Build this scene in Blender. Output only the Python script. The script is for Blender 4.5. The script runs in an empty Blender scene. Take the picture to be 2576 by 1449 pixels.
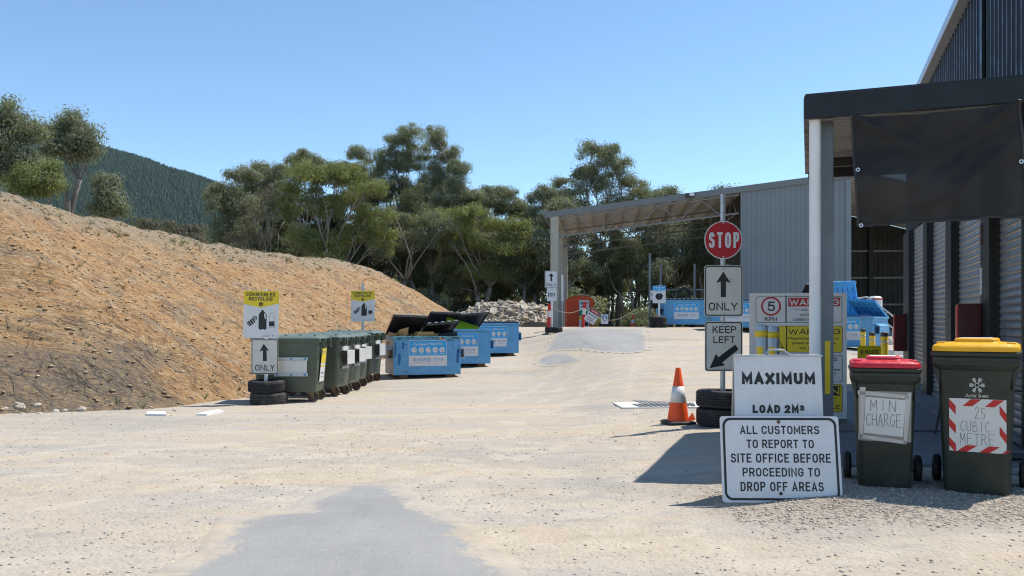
import bpy, math, random
import numpy as np
from mathutils import Vector, Matrix, noise
random.seed(7)
SC = bpy.context.scene
COL = SC.collection
PI = math.pi
R = math.radians
F, HX, HY, CZ = 2080.0, 1288.0, 820.0, 1.2      # focal length, principal point and eye height used when surveying the photo

# ------------------------------------------------------------------ terrain heights
def interp(t, pts):
    if t <= pts[0][0]: return pts[0][1]
    for (a, b), (c, d) in zip(pts, pts[1:]):
        if t <= c:
            return b + (d - b) * (t - a) / (c - a)
    return pts[-1][1]
def sst(a, b, t):
    t = min(1, max(0, (t - a) / (b - a)))
    return t * t * (3 - 2 * t)
RP = [(0, 0), (13, 0), (16, .12), (19, .32), (22, .53), (26, .85), (29, 1.05), (31.5, 1.16), (34, 1.17), (40, 1.0), (60, 1.0), (120, .2), (2000, -4)]
LP = [(0, 0), (8, -.05), (12, -.12), (14, -.17), (18, -.16), (20.5, -.08), (22.8, .1), (25, .2), (26.5, .28), (28.5, .6), (31.5, 1.08), (34, 1.17), (40, 1.0), (60, 1.0), (120, .2), (2000, -4)]
def smooth_profile(Y, P):
    return (interp(Y - .8, P) + interp(Y, P) * 2 + interp(Y + .8, P)) / 4
def gz(X, Y):
    s = sst(.2, 3.0, X)
    r = smooth_profile(Y, RP) * (1 - .36 * sst(7, 11, X) * (1 - sst(31, 40, Y)))
    l = smooth_profile(Y, LP)
    z = l + (r - l) * s
    z += .06 * sst(1.2, 2.4, X) * sst(3.5, 5, Y) * (1 - sst(8, 10, Y))
    return z
def W(x, y, D):
    return Vector(((x - HX) / F * D, D, CZ - (y - HY) / F * D))
def G(x, y):
    D = 3.0
    while D < 70:
        p = W(x, y, D)
        if p.z <= gz(p.x, p.y):
            return Vector((p.x, p.y, gz(p.x, p.y)))
        D += .02
    return W(x, y, 40)

# ------------------------------------------------------------------ object helpers
def tag(o, label=None, cat=None, group=None, kind=None):
    if label: o['label'] = label
    if cat: o['category'] = cat
    if group: o['group'] = group
    if kind: o['kind'] = kind
    return o
def thing(name, label, cat, loc=(0, 0, 0), rz=0.0, group=None):
    o = bpy.data.objects.new(name, None)
    o.empty_display_size = .2
    COL.objects.link(o)
    o.location = loc; o.rotation_euler = (0, 0, rz)
    return tag(o, label, cat, group)
def copy_tree(o, parent=None):
    c = o.copy(); COL.objects.link(c)
    if parent is not None: c.parent = parent
    for ch in list(o.children): copy_tree(ch, c)
    return c

class MB:
    def __init__(s): s.v = []; s.f = []; s.m = []
    def add(s, vs, fs, m=0, M=None):
        b = len(s.v)
        for p in vs:
            p = Vector(p)
            s.v.append(M @ p if M is not None else p)
        for f in fs:
            s.f.append([b + i for i in f]); s.m.append(m)
        return s
    def box(s, c, d, M=None, m=0, taper=1.0):
        x, y, z = c; a, b, e = d[0] / 2, d[1] / 2, d[2] / 2
        t = taper
        vs = [(x-a, y-b, z-e), (x+a, y-b, z-e), (x+a, y+b, z-e), (x-a, y+b, z-e),
              (x-a*t, y-b*t, z+e), (x+a*t, y-b*t, z+e), (x+a*t, y+b*t, z+e), (x-a*t, y+b*t, z+e)]
        return s.add(vs, [(3,2,1,0), (4,5,6,7), (0,1,5,4), (1,2,6,5), (2,3,7,6), (3,0,4,7)], m, M)
    def tube(s, pts, r, n=8, m=0, M=None, cap=True):
        pts = [Vector(p) for p in pts]
        if not hasattr(r, '__len__'): r = [r] * len(pts)
        vs = []; fs = []
        up = None
        for i, p in enumerate(pts):
            t = (pts[min(i+1, len(pts)-1)] - pts[max(i-1, 0)]).normalized()
            if up is None:
                a = Vector((0, 0, 1)) if abs(t.z) < .9 else Vector((1, 0, 0))
                u = t.cross(a).normalized()
            else:
                u = (up - t * up.dot(t)).normalized()
            up = u
            w = t.cross(u)
            for k in range(n):
                q = 2 * PI * k / n
                vs.append(p + (u * math.cos(q) + w * math.sin(q)) * r[i])
        for i in range(len(pts) - 1):
            for k in range(n):
                fs.append((i*n+k, i*n+(k+1) % n, (i+1)*n+(k+1) % n, (i+1)*n+k))
        if cap:
            fs.append(tuple(reversed(range(n)))); fs.append(tuple((len(pts)-1)*n + k for k in range(n)))
        return s.add(vs, fs, m, M)
    def lathe(s, prof, n=32, m=0, M=None, closed=False):
        vs = []; fs = []
        for (r, z) in prof:
            for k in range(n):
                q = 2 * PI * k / n
                vs.append((r * math.cos(q), r * math.sin(q), z))
        L = len(prof)
        for i in range(L if closed else L - 1):
            j = (i + 1) % L
            for k in range(n):
                fs.append((i*n+k, i*n+(k+1) % n, j*n+(k+1) % n, j*n+k))
        if not closed:
            if prof[0][0] > 1e-6: fs.append(tuple(reversed(range(n))))
            if prof[-1][0] > 1e-6: fs.append(tuple((L-1)*n + k for k in range(n)))
        return s.add(vs, fs, m, M)
    def prism(s, poly, y0, y1, m=0, M=None):
        """poly of (x, z), front at y0 (towards -y)"""
        n = len(poly)
        a = sum(poly[i][0]*poly[(i+1) % n][1] - poly[(i+1) % n][0]*poly[i][1] for i in range(n))
        if a < 0: poly = poly[::-1]
        vs = [(x, y0, z) for x, z in poly] + [(x, y1, z) for x, z in poly]
        fs = [tuple(range(n)), tuple(reversed(range(n, 2*n)))]
        for i in range(n):
            j = (i + 1) % n
            fs.append((j, i, n + i, n + j))
        return s.add(vs, fs, m, M)
    def ring(s, outer, inner, y, m=0, M=None):
        n = len(outer)
        vs = [(x, y, z) for x, z in outer] + [(x, y, z) for x, z in inner]
        return s.add(vs, [(i, (i+1) % n, n+(i+1) % n, n+i) for i in range(n)], m, M)
    def flat(s, poly, y, m=0, M=None):
        n = len(poly)
        a = sum(poly[i][0]*poly[(i+1) % n][1] - poly[(i+1) % n][0]*poly[i][1] for i in range(n))
        if a < 0: poly = poly[::-1]
        return s.add([(x, y, z) for x, z in poly], [tuple(range(n))], m, M)
    def loft(s, secs, m=0, M=None, cap0=True, cap1=True):
        n = len(secs[0]); vs = [p for c in secs for p in c]; fs = []
        for i in range(len(secs) - 1):
            for k in range(n):
                fs.append((i*n+k, i*n+(k+1) % n, (i+1)*n+(k+1) % n, (i+1)*n+k))
        if cap0: fs.append(tuple(reversed(range(n))))
        if cap1: fs.append(tuple((len(secs)-1)*n + k for k in range(n)))
        return s.add(vs, fs, m, M)
    def build(s, name, mats, parent=None, loc=None, rot=None, smooth=False, bevel=0, seg=2):
        me = bpy.data.meshes.new(name)
        me.from_pydata([tuple(p) for p in s.v], [], s.f)
        if not isinstance(mats, (list, tuple)): mats = [mats]
        for m in mats: me.materials.append(m)
        if len(mats) > 1: me.polygons.foreach_set('material_index', s.m)
        if smooth:
            me.polygons.foreach_set('use_smooth', [True] * len(me.polygons))
            if smooth != 'all':
                me.set_sharp_from_angle(angle=R(smooth if smooth is not True else 35))
        me.validate(); me.update()
        o = bpy.data.objects.new(name, me); COL.objects.link(o)
        if parent is not None: o.parent = parent
        if loc is not None: o.location = loc
        if rot is not None: o.rotation_euler = rot
        if bevel:
            b = o.modifiers.new('bevel', 'BEVEL'); b.width = bevel; b.segments = seg; b.limit_method = 'ANGLE'; b.angle_limit = R(40)
        return o

def rrect(cx, cz, w, h, r, n=6):
    out = []
    for (sx, sz, a0) in ((1, 1, 0), (-1, 1, 90), (-1, -1, 180), (1, -1, 270)):
        for k in range(n + 1):
            a = R(a0 + 90 * k / n)
            out.append((cx + sx*(w/2 - r) + r*math.cos(a), cz + sz*(h/2 - r) + r*math.sin(a)))
    return out
def rsec(w, d, r, z, cx=0, cy=0, n=4):
    return [(x, y, z) for x, y in rrect(cx, cy, w, d, r, n)]
def circ(cx, cz, r, n=28):
    return [(cx + r*math.cos(2*PI*k/n), cz + r*math.sin(2*PI*k/n)) for k in range(n)]

_txt = {}
def text_raw(body, bold):
    k = (body, bold)
    if k not in _txt:
        cu = bpy.data.curves.new('t', 'FONT'); cu.body = body; cu.size = 1; cu.offset = bold; cu.resolution_u = 4
        ob = bpy.data.objects.new('t', cu); COL.objects.link(ob)
        me = bpy.data.meshes.new_from_object(ob)
        vs = [tuple(v.co) for v in me.vertices]; fs = [tuple(p.vertices) for p in me.polygons]
        bpy.data.objects.remove(ob); bpy.data.curves.remove(cu); bpy.data.meshes.remove(me)
        x0 = min(v[0] for v in vs); x1 = max(v[0] for v in vs); y0 = min(v[1] for v in vs); y1 = max(v[1] for v in vs)
        vs = [((v[0]-x0)/(x1-x0), (v[1]-y0)/(y1-y0)) for v in vs]
        _txt[k] = (vs, fs)
    return _txt[k]
def arc(cx, cy, rx, ry, a0, a1, n=9, e=.85):
    out = []
    for k in range(n):
        t = R(a0 + (a1 - a0) * k / (n - 1)); c, q = math.cos(t), math.sin(t)
        out.append((cx + rx * math.copysign(abs(c) ** e, c), cy + ry * math.copysign(abs(q) ** e, q)))
    return out
# road sign capitals as centre lines in a unit box: (relative width, [(points, closed)])
GLY = {
 'A': (1.08, [([(0,0),(.5,1),(1,0)],0),([(.2,.28),(.8,.28)],0)]),
 'B': (1, [([(0,0),(0,1)],0),([(.02,1),(.6,1)] + arc(.6,.765,.34,.235,90,-90)[1:] + [(.02,.53)],0),([(.02,0),(.62,0)] + arc(.62,.265,.38,.265,-90,90)[1:] + [(.3,.53)],0)]),
 'C': (1, [(arc(.5,.62,.5,.38,15,180) + arc(.5,.38,.5,.38,180,345),0)]),
 'D': (1, [([(0,0),(0,1),(.45,1)] + arc(.45,.5,.55,.5,90,-90,13)[1:],1)]),
 'E': (.86, [([(1,1),(0,1),(0,0),(1,0)],0),([(0,.52),(.85,.52)],0)]),
 'F': (.84, [([(1,1),(0,1),(0,0)],0),([(0,.5),(.85,.5)],0)]),
 'G': (1.02, [(arc(.5,.62,.5,.38,15,180) + arc(.5,.38,.5,.38,180,360) + [(1,.48),(.58,.48)],0)]),
 'H': (1, [([(0,0),(0,1)],0),([(1,0),(1,1)],0),([(0,.51),(1,.51)],0)]),
 'I': (.02, [([(.5,0),(.5,1)],0)]),
 'K': (1, [([(0,0),(0,1)],0),([(.95,1),(0,.38)],0),([(.32,.58),(1,0)],0)]),
 'L': (.84, [([(0,1),(0,0),(1,0)],0)]),
 'M': (1.28, [([(0,0),(0,1),(.5,.25),(1,1),(1,0)],0)]),
 'N': (1.04, [([(0,0),(0,1),(1,0),(1,1)],0)]),
 'O': (1.04, [(arc(.5,.62,.5,.38,0,180) + arc(.5,.38,.5,.38,180,360),1)]),
 'P': (.98, [([(0,0),(0,1)],0),([(.02,1),(.6,1)] + arc(.6,.73,.4,.27,90,-90)[1:] + [(.02,.46)],0)]),
 'R': (1, [([(0,0),(0,1)],0),([(.02,1),(.6,1)] + arc(.6,.73,.4,.27,90,-90)[1:] + [(.02,.46)],0),([(.5,.46),(1,0)],0)]),
 'S': (.98, [(arc(.5,.75,.46,.25,20,180) + arc(.5,.75,.46,.23,190,255,4) + arc(.5,.26,.5,.26,75,0,5) + arc(.5,.26,.5,.26,-10,-165),0)]),
 'T': (.92, [([(0,1),(1,1)],0),([(.5,1),(.5,0)],0)]),
 'U': (1, [([(0,1),(0,.4)] + arc(.5,.38,.5,.38,180,360)[1:] + [(1,1)],0)]),
 'V': (1.04, [([(0,1),(.5,0),(1,1)],0)]),
 'W': (1.5, [([(0,1),(.25,0),(.5,.9),(.75,0),(1,1)],0)]),
 'X': (1.02, [([(0,0),(1,1)],0),([(0,1),(1,0)],0)]),
 'Y': (1.04, [([(0,1),(.5,.45),(1,1)],0),([(.5,.5),(.5,0)],0)]),
 'Z': (.95, [([(0,1),(1,1),(0,0),(1,0)],0)]),
 '1': (.4, [([(0,.8),(.8,1),(.8,0)],0)]),
 '2': (.95, [([p for p in arc(.5,.72,.48,.28,170,-25)] + [(0,0),(1,0)],0)]),
 '3': (.95, [(arc(.48,.76,.44,.24,160,-70,8) + [(.4,.53)],0),([(.4,.53)] + arc(.48,.27,.5,.27,75,-165,10),0)]),
 '5': (.95, [([(.92,1),(.12,1),(.06,.54)] + arc(.48,.32,.5,.32,120,-160,12),0)]),
 '9': (.95, [(arc(.5,.68,.48,.32,0,360,16),1),([(.97,.62)] + arc(.5,.3,.47,.3,0,-150,8),0)]),
 '-': (.45, [([(0,.42),(1,.42)],0)]), '!': (.02, [([(.5,1),(.5,.28)],0),([(.5,.06),(.5,0)],0)]),
}
def ribbon(mb, pts, t, y, closed, m=0, M=None):
    P = [Vector(p) for p in pts]; n = len(P); Lp = []; Rp = []
    for i in range(n):
        a = P[i] - P[i-1] if (i > 0 or closed) else None
        b = P[(i+1) % n] - P[i] if (i < n - 1 or closed) else None
        a = a.normalized() if a is not None and a.length > 1e-9 else None
        b = b.normalized() if b is not None and b.length > 1e-9 else None
        if a is None and b is None: continue
        d = ((a or b) + (b or a)); d = d.normalized() if d.length > 1e-6 else (a or b)
        q = Vector((-d.y, d.x)); ref = a or b
        k = 1 / max(.42, abs(q.dot(Vector((-ref.y, ref.x)))))
        o = P[i]
        if not closed and i == 0: o = o - b * t / 2
        if not closed and i == n - 1: o = o + a * t / 2
        Lp.append(o + q * t / 2 * k); Rp.append(o - q * t / 2 * k)
    n = len(Lp)
    mb.add([(p.x, y, p.y) for p in Lp] + [(p.x, y, p.y) for p in Rp], [(i, n + i, n + (i+1) % n, (i+1) % n) for i in range(n if closed else n - 1)], m, M)
def put_text(mb, body, x0, x1, z0, z1, y, bold=.0, m=0, M=None, th=None):
    """sign lettering fitted to a box; capitals drawn as even strokes, mixed case from the built in face"""
    if all(c in GLY or c == ' ' for c in body):
        H = z1 - z0; t = (th if th else .135 + bold * 1.5) * H
        gap = t + .15 * H; sp = .36 * H
        tot = 0; nk = 0
        for i, c in enumerate(body):
            if c == ' ': tot += sp; continue
            nk += GLY[c][0]
            if i < len(body) - 1: tot += gap
        tot += t
        k = (x1 - x0 - tot) / nk
        if k < .22 * H: k = .22 * H; 
        x = x0 + t / 2
        for c in body:
            if c == ' ': x += sp; continue
            w, ss = GLY[c]; w *= k
            for j, (pts, cl) in enumerate(ss):
                ribbon(mb, [(x + u * w, z0 + t/2 + v * (H - t)) for u, v in pts], t, y - .00025 * j, cl, m, M)
            x += w + gap
        return
    vs, fs = text_raw(body, 0)
    e = (z1 - z0) * (.02 + bold * .5)
    for j, (dx, dz) in enumerate(((0, 0), (e, 0), (-e, 0), (0, e), (0, -e))):
        mb.add([(x0 + u*(x1-x0) + dx, y - .0002 * j, z0 + v*(z1-z0) + dz) for u, v in vs], fs, m, M)

# single stroke hand lettering
HAND = {
 'M': [[(0,0),(.08,1),(.5,.35),(.9,1),(1,0)]], 'I': [[(.5,0),(.5,1)]], 'N': [[(0,0),(.05,1),(.9,0),(1,1)]],
 'C': [[(.95,.85),(.6,1),(.2,.8),(.02,.45),(.25,.08),(.6,0),(1,.2)]], 'H': [[(0,0),(0,1)],[(1,0),(1,1)],[(0,.5),(1,.52)]],
 'A': [[(0,0),(.5,1),(1,0)],[(.2,.4),(.85,.4)]], 'R': [[(0,0),(.05,1),(.7,.95),(.85,.72),(.6,.52),(.05,.48)],[(.35,.5),(1,0)]],
 'G': [[(.9,.9),(.5,1),(.1,.7),(.05,.3),(.4,0),(.9,.1),(.95,.45),(.5,.45)]],
 'E': [[(1,1),(0,1),(.05,0),(1,0)],[(0,.52),(.8,.55)]],
 '2': [[(.05,.75),(.3,1),(.75,.95),(.8,.7),(.05,0),(1,.03)]], '5': [[(1,1),(.2,.98),(.15,.55),(.6,.6),(.95,.35),(.7,.03),(.05,.05)]],
 '.': [[(.4,.45),(.55,.48)]], 'U': [[(0,1),(.05,.2),(.4,0),(.8,.1),(.95,1)]],
 'B': [[(0,0),(.03,1),(.7,.95),(.75,.65),(.05,.52),(.9,.45),(.9,.1),(0,0)]], 'T': [[(.5,0),(.5,1)],[(0,1),(1.1,.98)]],
}
def hand_text(mb, word, x0, x1, z0, z1, y, th, M=None):
    n = len(word); cw = (x1 - x0) / n
    for i, ch in enumerate(word):
        for st in HAND[ch]:
            pts = [Vector((x0 + cw*(i + .12 + .72*u), z0 + (z1-z0)*(v + .03*math.sin(i*2.3)))) for u, v in st]
            for a, b in zip(pts, pts[1:]):
                d = (b - a).normalized(); q = Vector((-d.y, d.x)) * th / 2; e = d * th * .4
                mb.add([(p.x, y, p.y) for p in (a-e-q, b+e-q, b+e+q, a-e+q)], [(0, 1, 2, 3)], 0, M)

# ------------------------------------------------------------------ materials
def newmat(name):
    m = bpy.data.materials.new(name); m.use_nodes = True
    nt = m.node_tree
    b = nt.nodes['Principled BSDF']
    return m, nt, b
def N(nt, t, **kw):
    n = nt.nodes.new(t)
    for k, v in kw.items():
        if k == 'inp':
            for a, q in v.items(): n.inputs[a].default_value = q
        else: setattr(n, k, v)
    return n
def L(nt, a, b): nt.links.new(a, b)
def mixc(nt, fac, a, b, blend='MIX'):
    n = nt.nodes.new('ShaderNodeMix'); n.data_type = 'RGBA'; n.blend_type = blend
    for s, q in ((0, fac), (6, a), (7, b)):
        if hasattr(q, 'is_linked') or hasattr(q, 'links'): nt.links.new(q, n.inputs[s])
        elif isinstance(q, (int, float)): n.inputs[s].default_value = q
        else: n.inputs[s].default_value = (*q, 1)
    return n.outputs[2]
def maprange(nt, v, a, b, c=0.0, d=1.0):
    n = nt.nodes.new('ShaderNodeMapRange'); n.interpolation_type = 'SMOOTHSTEP'
    nt.links.new(v, n.inputs[0])
    n.inputs[1].default_value = a; n.inputs[2].default_value = b; n.inputs[3].default_value = c; n.inputs[4].default_value = d
    return n.outputs[0]
def math_(nt, op, a, b=0.0):
    n = nt.nodes.new('ShaderNodeMath'); n.operation = op
    for i, q in enumerate((a, b)):
        if isinstance(q, (int, float)): n.inputs[i].default_value = q
        else: nt.links.new(q, n.inputs[i])
    return n.outputs[0]
def noise_(nt, vec, scale, detail=4, rough=.6, out=0):
    n = nt.nodes.new('ShaderNodeTexNoise'); n.inputs['Scale'].default_value = scale
    n.inputs['Detail'].default_value = detail; n.inputs['Roughness'].default_value = rough
    if vec is not None: nt.links.new(vec, n.inputs['Vector'])
    return n.outputs[out]
def mat(name, col, rough=.6, metal=0.0, var=.12, vs=6.0, dirt=None, dirt_amt=.35, ds=3.0, bump=0.0, bs=60.0, spec=.4, emis=None):
    m, nt, b = newmat(name)
    tc = N(nt, 'ShaderNodeTexCoord')
    v = tc.outputs['Object']
    n1 = noise_(nt, v, vs, 5, .65)
    lo = tuple(c * (1 - var) for c in col); hi = tuple(min(1, c * (1 + var)) for c in col)
    c = mixc(nt, maprange(nt, n1, .3, .7), lo, hi)
    if dirt:
        n2 = noise_(nt, v, ds, 6, .7)
        c = mixc(nt, maprange(nt, n2, .52, .72, 0, dirt_amt), c, dirt)
    L(nt, c, b.inputs['Base Color'])
    n3 = noise_(nt, v, vs * 4, 3)
    L(nt, maprange(nt, n3, .3, .7, max(.05, rough - .08), min(1, rough + .1)), b.inputs['Roughness'])
    b.inputs['Metallic'].default_value = metal
    b.inputs['Specular IOR Level'].default_value = spec
    if bump:
        bp = N(nt, 'ShaderNodeBump', inp={'Strength': bump, 'Distance': .01})
        L(nt, noise_(nt, v, bs, 4), bp.inputs['Height']); L(nt, bp.outputs[0], b.inputs['Normal'])
    return m
MT = {}
def m_(k, *a, **kw):
    MT[k] = mat(k, *a, **kw); return MT[k]
m_('sign_white', (.66, .65, .655), .35, var=.05, dirt=(.40, .35, .28), dirt_amt=.32, ds=2.2)
m_('sign_cream', (.60, .57, .515), .4, var=.06, dirt=(.35, .27, .18), dirt_amt=.35, ds=5)
m_('sign_back', (.45, .46, .47), .45, .6, var=.08)
m_('sign_black', (.012, .012, .015), .4, var=.1)
m_('sign_red', (.42, .012, .018), .35, var=.05)
m_('sign_yellow', (.74, .55, .02), .4, var=.05)
m_('sign_blue', (.04, .36, .72), .4, var=.05)
m_('ink_blue', (.08, .22, .45), .5, var=.05)
m_('ink_grey', (.30, .32, .36), .5, var=.05)
m_('ink_pen', (.12, .12, .125), .6, var=.05)
m_('ink_green', (.02, .22, .17), .5, var=.05)
m_('galv', (.42, .44, .46), .42, .55, var=.12, vs=10, dirt=(.28, .26, .23), dirt_amt=.3)
m_('white_paint', (.74, .73, .71), .45, var=.05, dirt=(.45, .4, .33), dirt_amt=.2)
m_('tyre', (.018, .018, .019), .75, var=.25, dirt=(.20, .165, .12), dirt_amt=.35, ds=4, bump=.3, bs=90)
m_('tyre_dusty', (.045, .043, .04), .85, var=.3, dirt=(.24, .21, .17), dirt_amt=.6, ds=5, bump=.3, bs=90)
m_('rubber', (.014, .014, .014), .7, var=.2, dirt=(.15, .12, .09), dirt_amt=.25)
m_('dusty_rubber', (.06, .048, .038), .8, var=.3, dirt=(.24, .19, .14), dirt_amt=.5, ds=8)
m_('cone_orange', (.85, .09, .015), .5, var=.06, dirt=(.5, .14, .06), dirt_amt=.3)
m_('cone_white', (.66, .64, .62), .5, var=.06, dirt=(.4, .36, .32), dirt_amt=.35, ds=8)
m_('bin_green', (.022, .028, .020), .5, var=.14, dirt=(.09, .085, .065), dirt_amt=.25)
m_('lid_yellow', (.80, .40, .008), .4, var=.05, dirt=(.6, .33, .06), dirt_amt=.25)
m_('lid_red', (.55, .018, .035), .4, var=.06, dirt=(.4, .08, .08), dirt_amt=.25)
m_('paper', (.66, .64, .61), .7, var=.03, dirt=(.5, .46, .4), dirt_amt=.15)
m_('tape_grey', (.27, .25, .22), .45, var=.12, vs=12)
m_('tape_red', (.50, .022, .02), .4, var=.05)
m_('bin_logo', (.62, .62, .58), .5, var=.06)
m_('mgb_green', (.082, .10, .074), .5, var=.12, vs=3, dirt=(.15, .14, .10), dirt_amt=.35, ds=2.5)
m_('mgb_lid', (.12, .155, .135), .45, var=.12, vs=3, dirt=(.16, .16, .13), dirt_amt=.3)
m_('plate_white', (.60, .59, .56), .45, .2, var=.08, dirt=(.42, .37, .28), dirt_amt=.35)
m_('caster_rust', (.24, .155, .085), .7, .3, var=.2, dirt=(.08, .06, .05), dirt_amt=.4)
m_('skip_blue', (.105, .325, .56), .45, var=.14, vs=2.2, dirt=(.12, .10, .08), dirt_amt=.42, ds=4.5)
m_('skip_bright', (.055, .34, .72), .4, var=.10, vs=2.2, dirt=(.16, .18, .2), dirt_amt=.2, ds=5)
m_('skip_side', (.38, .41, .46), .5, var=.10, vs=2.2, dirt=(.2, .2, .2), dirt_amt=.4, ds=4)
m_('skip_teal', (.13, .34, .42), .45, var=.14, vs=4, dirt=(.03, .03, .03), dirt_amt=.85, ds=9)
m_('skip_scuff', (.02, .12, .32), .5, var=.2, vs=9)
m_('scratch', (.02, .022, .03), .6, var=.3)
m_('lid_black', (.022, .022, .024), .5, var=.2, vs=3, dirt=(.12, .11, .10), dirt_amt=.4, ds=4)
m_('lid_rib', (.36, .38, .40), .5, var=.1)
m_('box_side_shade', (.055, .045, .036), .6, var=.25)  # shade on the side of the lift boxes, put into the colour
m_('rust', (.13, .065, .03), .8, var=.3)
m_('cardboard', (.42, .25, .11), .75, var=.1)
m_('lime', (.26, .42, .02), .4, var=.05)
m_('colorbond', (.008, .0085, .011), .42, var=.08, vs=1.5)
m_('clad_dark', (.018, .020, .028), .4, var=.08, vs=1.5)
m_('pilaster', (.020, .019, .019), .5, var=.1)
m_('flashing', (.50, .52, .55), .35, .5, var=.04)
m_('shutter', (.22, .225, .235), .38, .35, var=.1, vs=2)
m_('steel_grey', (.15, .17, .185), .45, .2, var=.07)
m_('soffit', (.33, .32, .30), .5, .2, var=.08)
m_('shed_clad', (.19, .215, .235), .55, .0, var=.05, vs=1)
m_('shed_fascia', (.17, .175, .18), .45, .2, var=.05, vs=1)
m_('shed_cream', (.38, .36, .30), .5, var=.08, dirt=(.22, .2, .16), dirt_amt=.3)
m_('shed_roof', (.66, .62, .56), .5, .15, var=.12, vs=1.2)
m_('truss', (.24, .235, .23), .5, .3, var=.1)
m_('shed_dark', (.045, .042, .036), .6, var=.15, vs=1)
m_('red_box', (.075, .003, .005), .4, var=.1)
m_('concrete', (.42, .41, .39), .85, var=.1, vs=4, dirt=(.25, .22, .18), dirt_amt=.4, bump=.3, bs=50)
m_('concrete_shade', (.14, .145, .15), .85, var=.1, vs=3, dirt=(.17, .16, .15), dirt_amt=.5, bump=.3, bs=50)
m_('concrete_white', (.66, .63, .58), .85, var=.08, vs=5, dirt=(.4, .35, .28), dirt_amt=.3, bump=.3, bs=40)
m_('grate', (.10, .105, .11), .6, .4, var=.2)
m_('tank_red', (.68, .075, .016), .5, var=.1, vs=3, dirt=(.3, .05, .02), dirt_amt=.4)
m_('rubble', (.46, .395, .31), .9, var=.3, vs=1.4, dirt=(.17, .14, .115), dirt_amt=.6, ds=1.2, bump=.5, bs=14)
m_('rubble_grey', (.40, .36, .305), .9, var=.3, vs=1.4, bump=.5, bs=14)
m_('rock_pale', (.48, .42, .34), .9, var=.18, vs=7, dirt=(.36, .22, .12), dirt_amt=.5, bump=.5, bs=24)
m_('stick', (.10, .082, .07), .85, var=.35, vs=5)
m_('bark', (.085, .066, .054), .9, var=.45, vs=4, dirt=(.25, .22, .19), dirt_amt=.5, ds=2.5, bump=.5, bs=14)
m_('bark_pale', (.20, .175, .15), .85, var=.35, vs=2.5, dirt=(.10, .08, .065), dirt_amt=.7, ds=2, bump=.4, bs=14)
m_('yellow_strip', (.80, .52, .02), .4, var=.05)
m_('hydraulic', (.035, .035, .038), .5, var=.2)
# ------------------------------------------------------------------ ground materials
def ground_color(nt, v):
    """bare compacted road base: sandy tan with greyer gravel patches and faint wheel tracks (world coordinates)"""
    big = noise_(nt, v, .22, 4, .55)
    mp = N(nt, 'ShaderNodeMapping', inp={'Scale': (.35, 1.3, 1)}); L(nt, v, mp.inputs[0])
    streak = noise_(nt, mp.outputs[0], .9, 5, .6)
    fine = noise_(nt, v, 9, 6, .75)
    speck = noise_(nt, v, 42, 3, .7)
    c = mixc(nt, maprange(nt, streak, .38, .62), (.455, .375, .28), (.41, .365, .31))
    c = mixc(nt, maprange(nt, big, .5, .68, 0, .75), c, (.30, .28, .25))
    c = mixc(nt, maprange(nt, big, .28, .42, .5, 0), c, (.44, .335, .215))
    c = mixc(nt, maprange(nt, fine, .45, .66, 0, .28), c, (.31, .285, .25))
    c = mixc(nt, maprange(nt, speck, .58, .7, 0, .38), c, (.24, .215, .19))
    c = mixc(nt, maprange(nt, speck, .28, .4, .4, 0), c, (.52, .47, .40))
    cl = noise_(nt, v, 5.5, 8, .85)
    c = mixc(nt, maprange(nt, cl, .51, .64, 0, .38), c, (.27, .245, .21))
    c = mixc(nt, maprange(nt, cl, .36, .46, .45, 0), c, (.56, .49, .40))
    m2 = N(nt, 'ShaderNodeMapping', inp={'Rotation': (0, 0, R(-62)), 'Scale': (.10, 1.6, 1)}); L(nt, v, m2.inputs[0])
    rut = noise_(nt, m2.outputs[0], 1.1, 4, .6)
    c = mixc(nt, maprange(nt, rut, .54, .64, 0, .40), c, (.33, .305, .27)); c = mixc(nt, maprange(nt, rut, .36, .46, .35, 0), c, (.50, .425, .325))
    md = noise_(nt, mp.outputs[0], 3.2, 5, .7)
    c = mixc(nt, maprange(nt, md, .55, .68, 0, .42), c, (.27, .25, .22))
    return c
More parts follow.
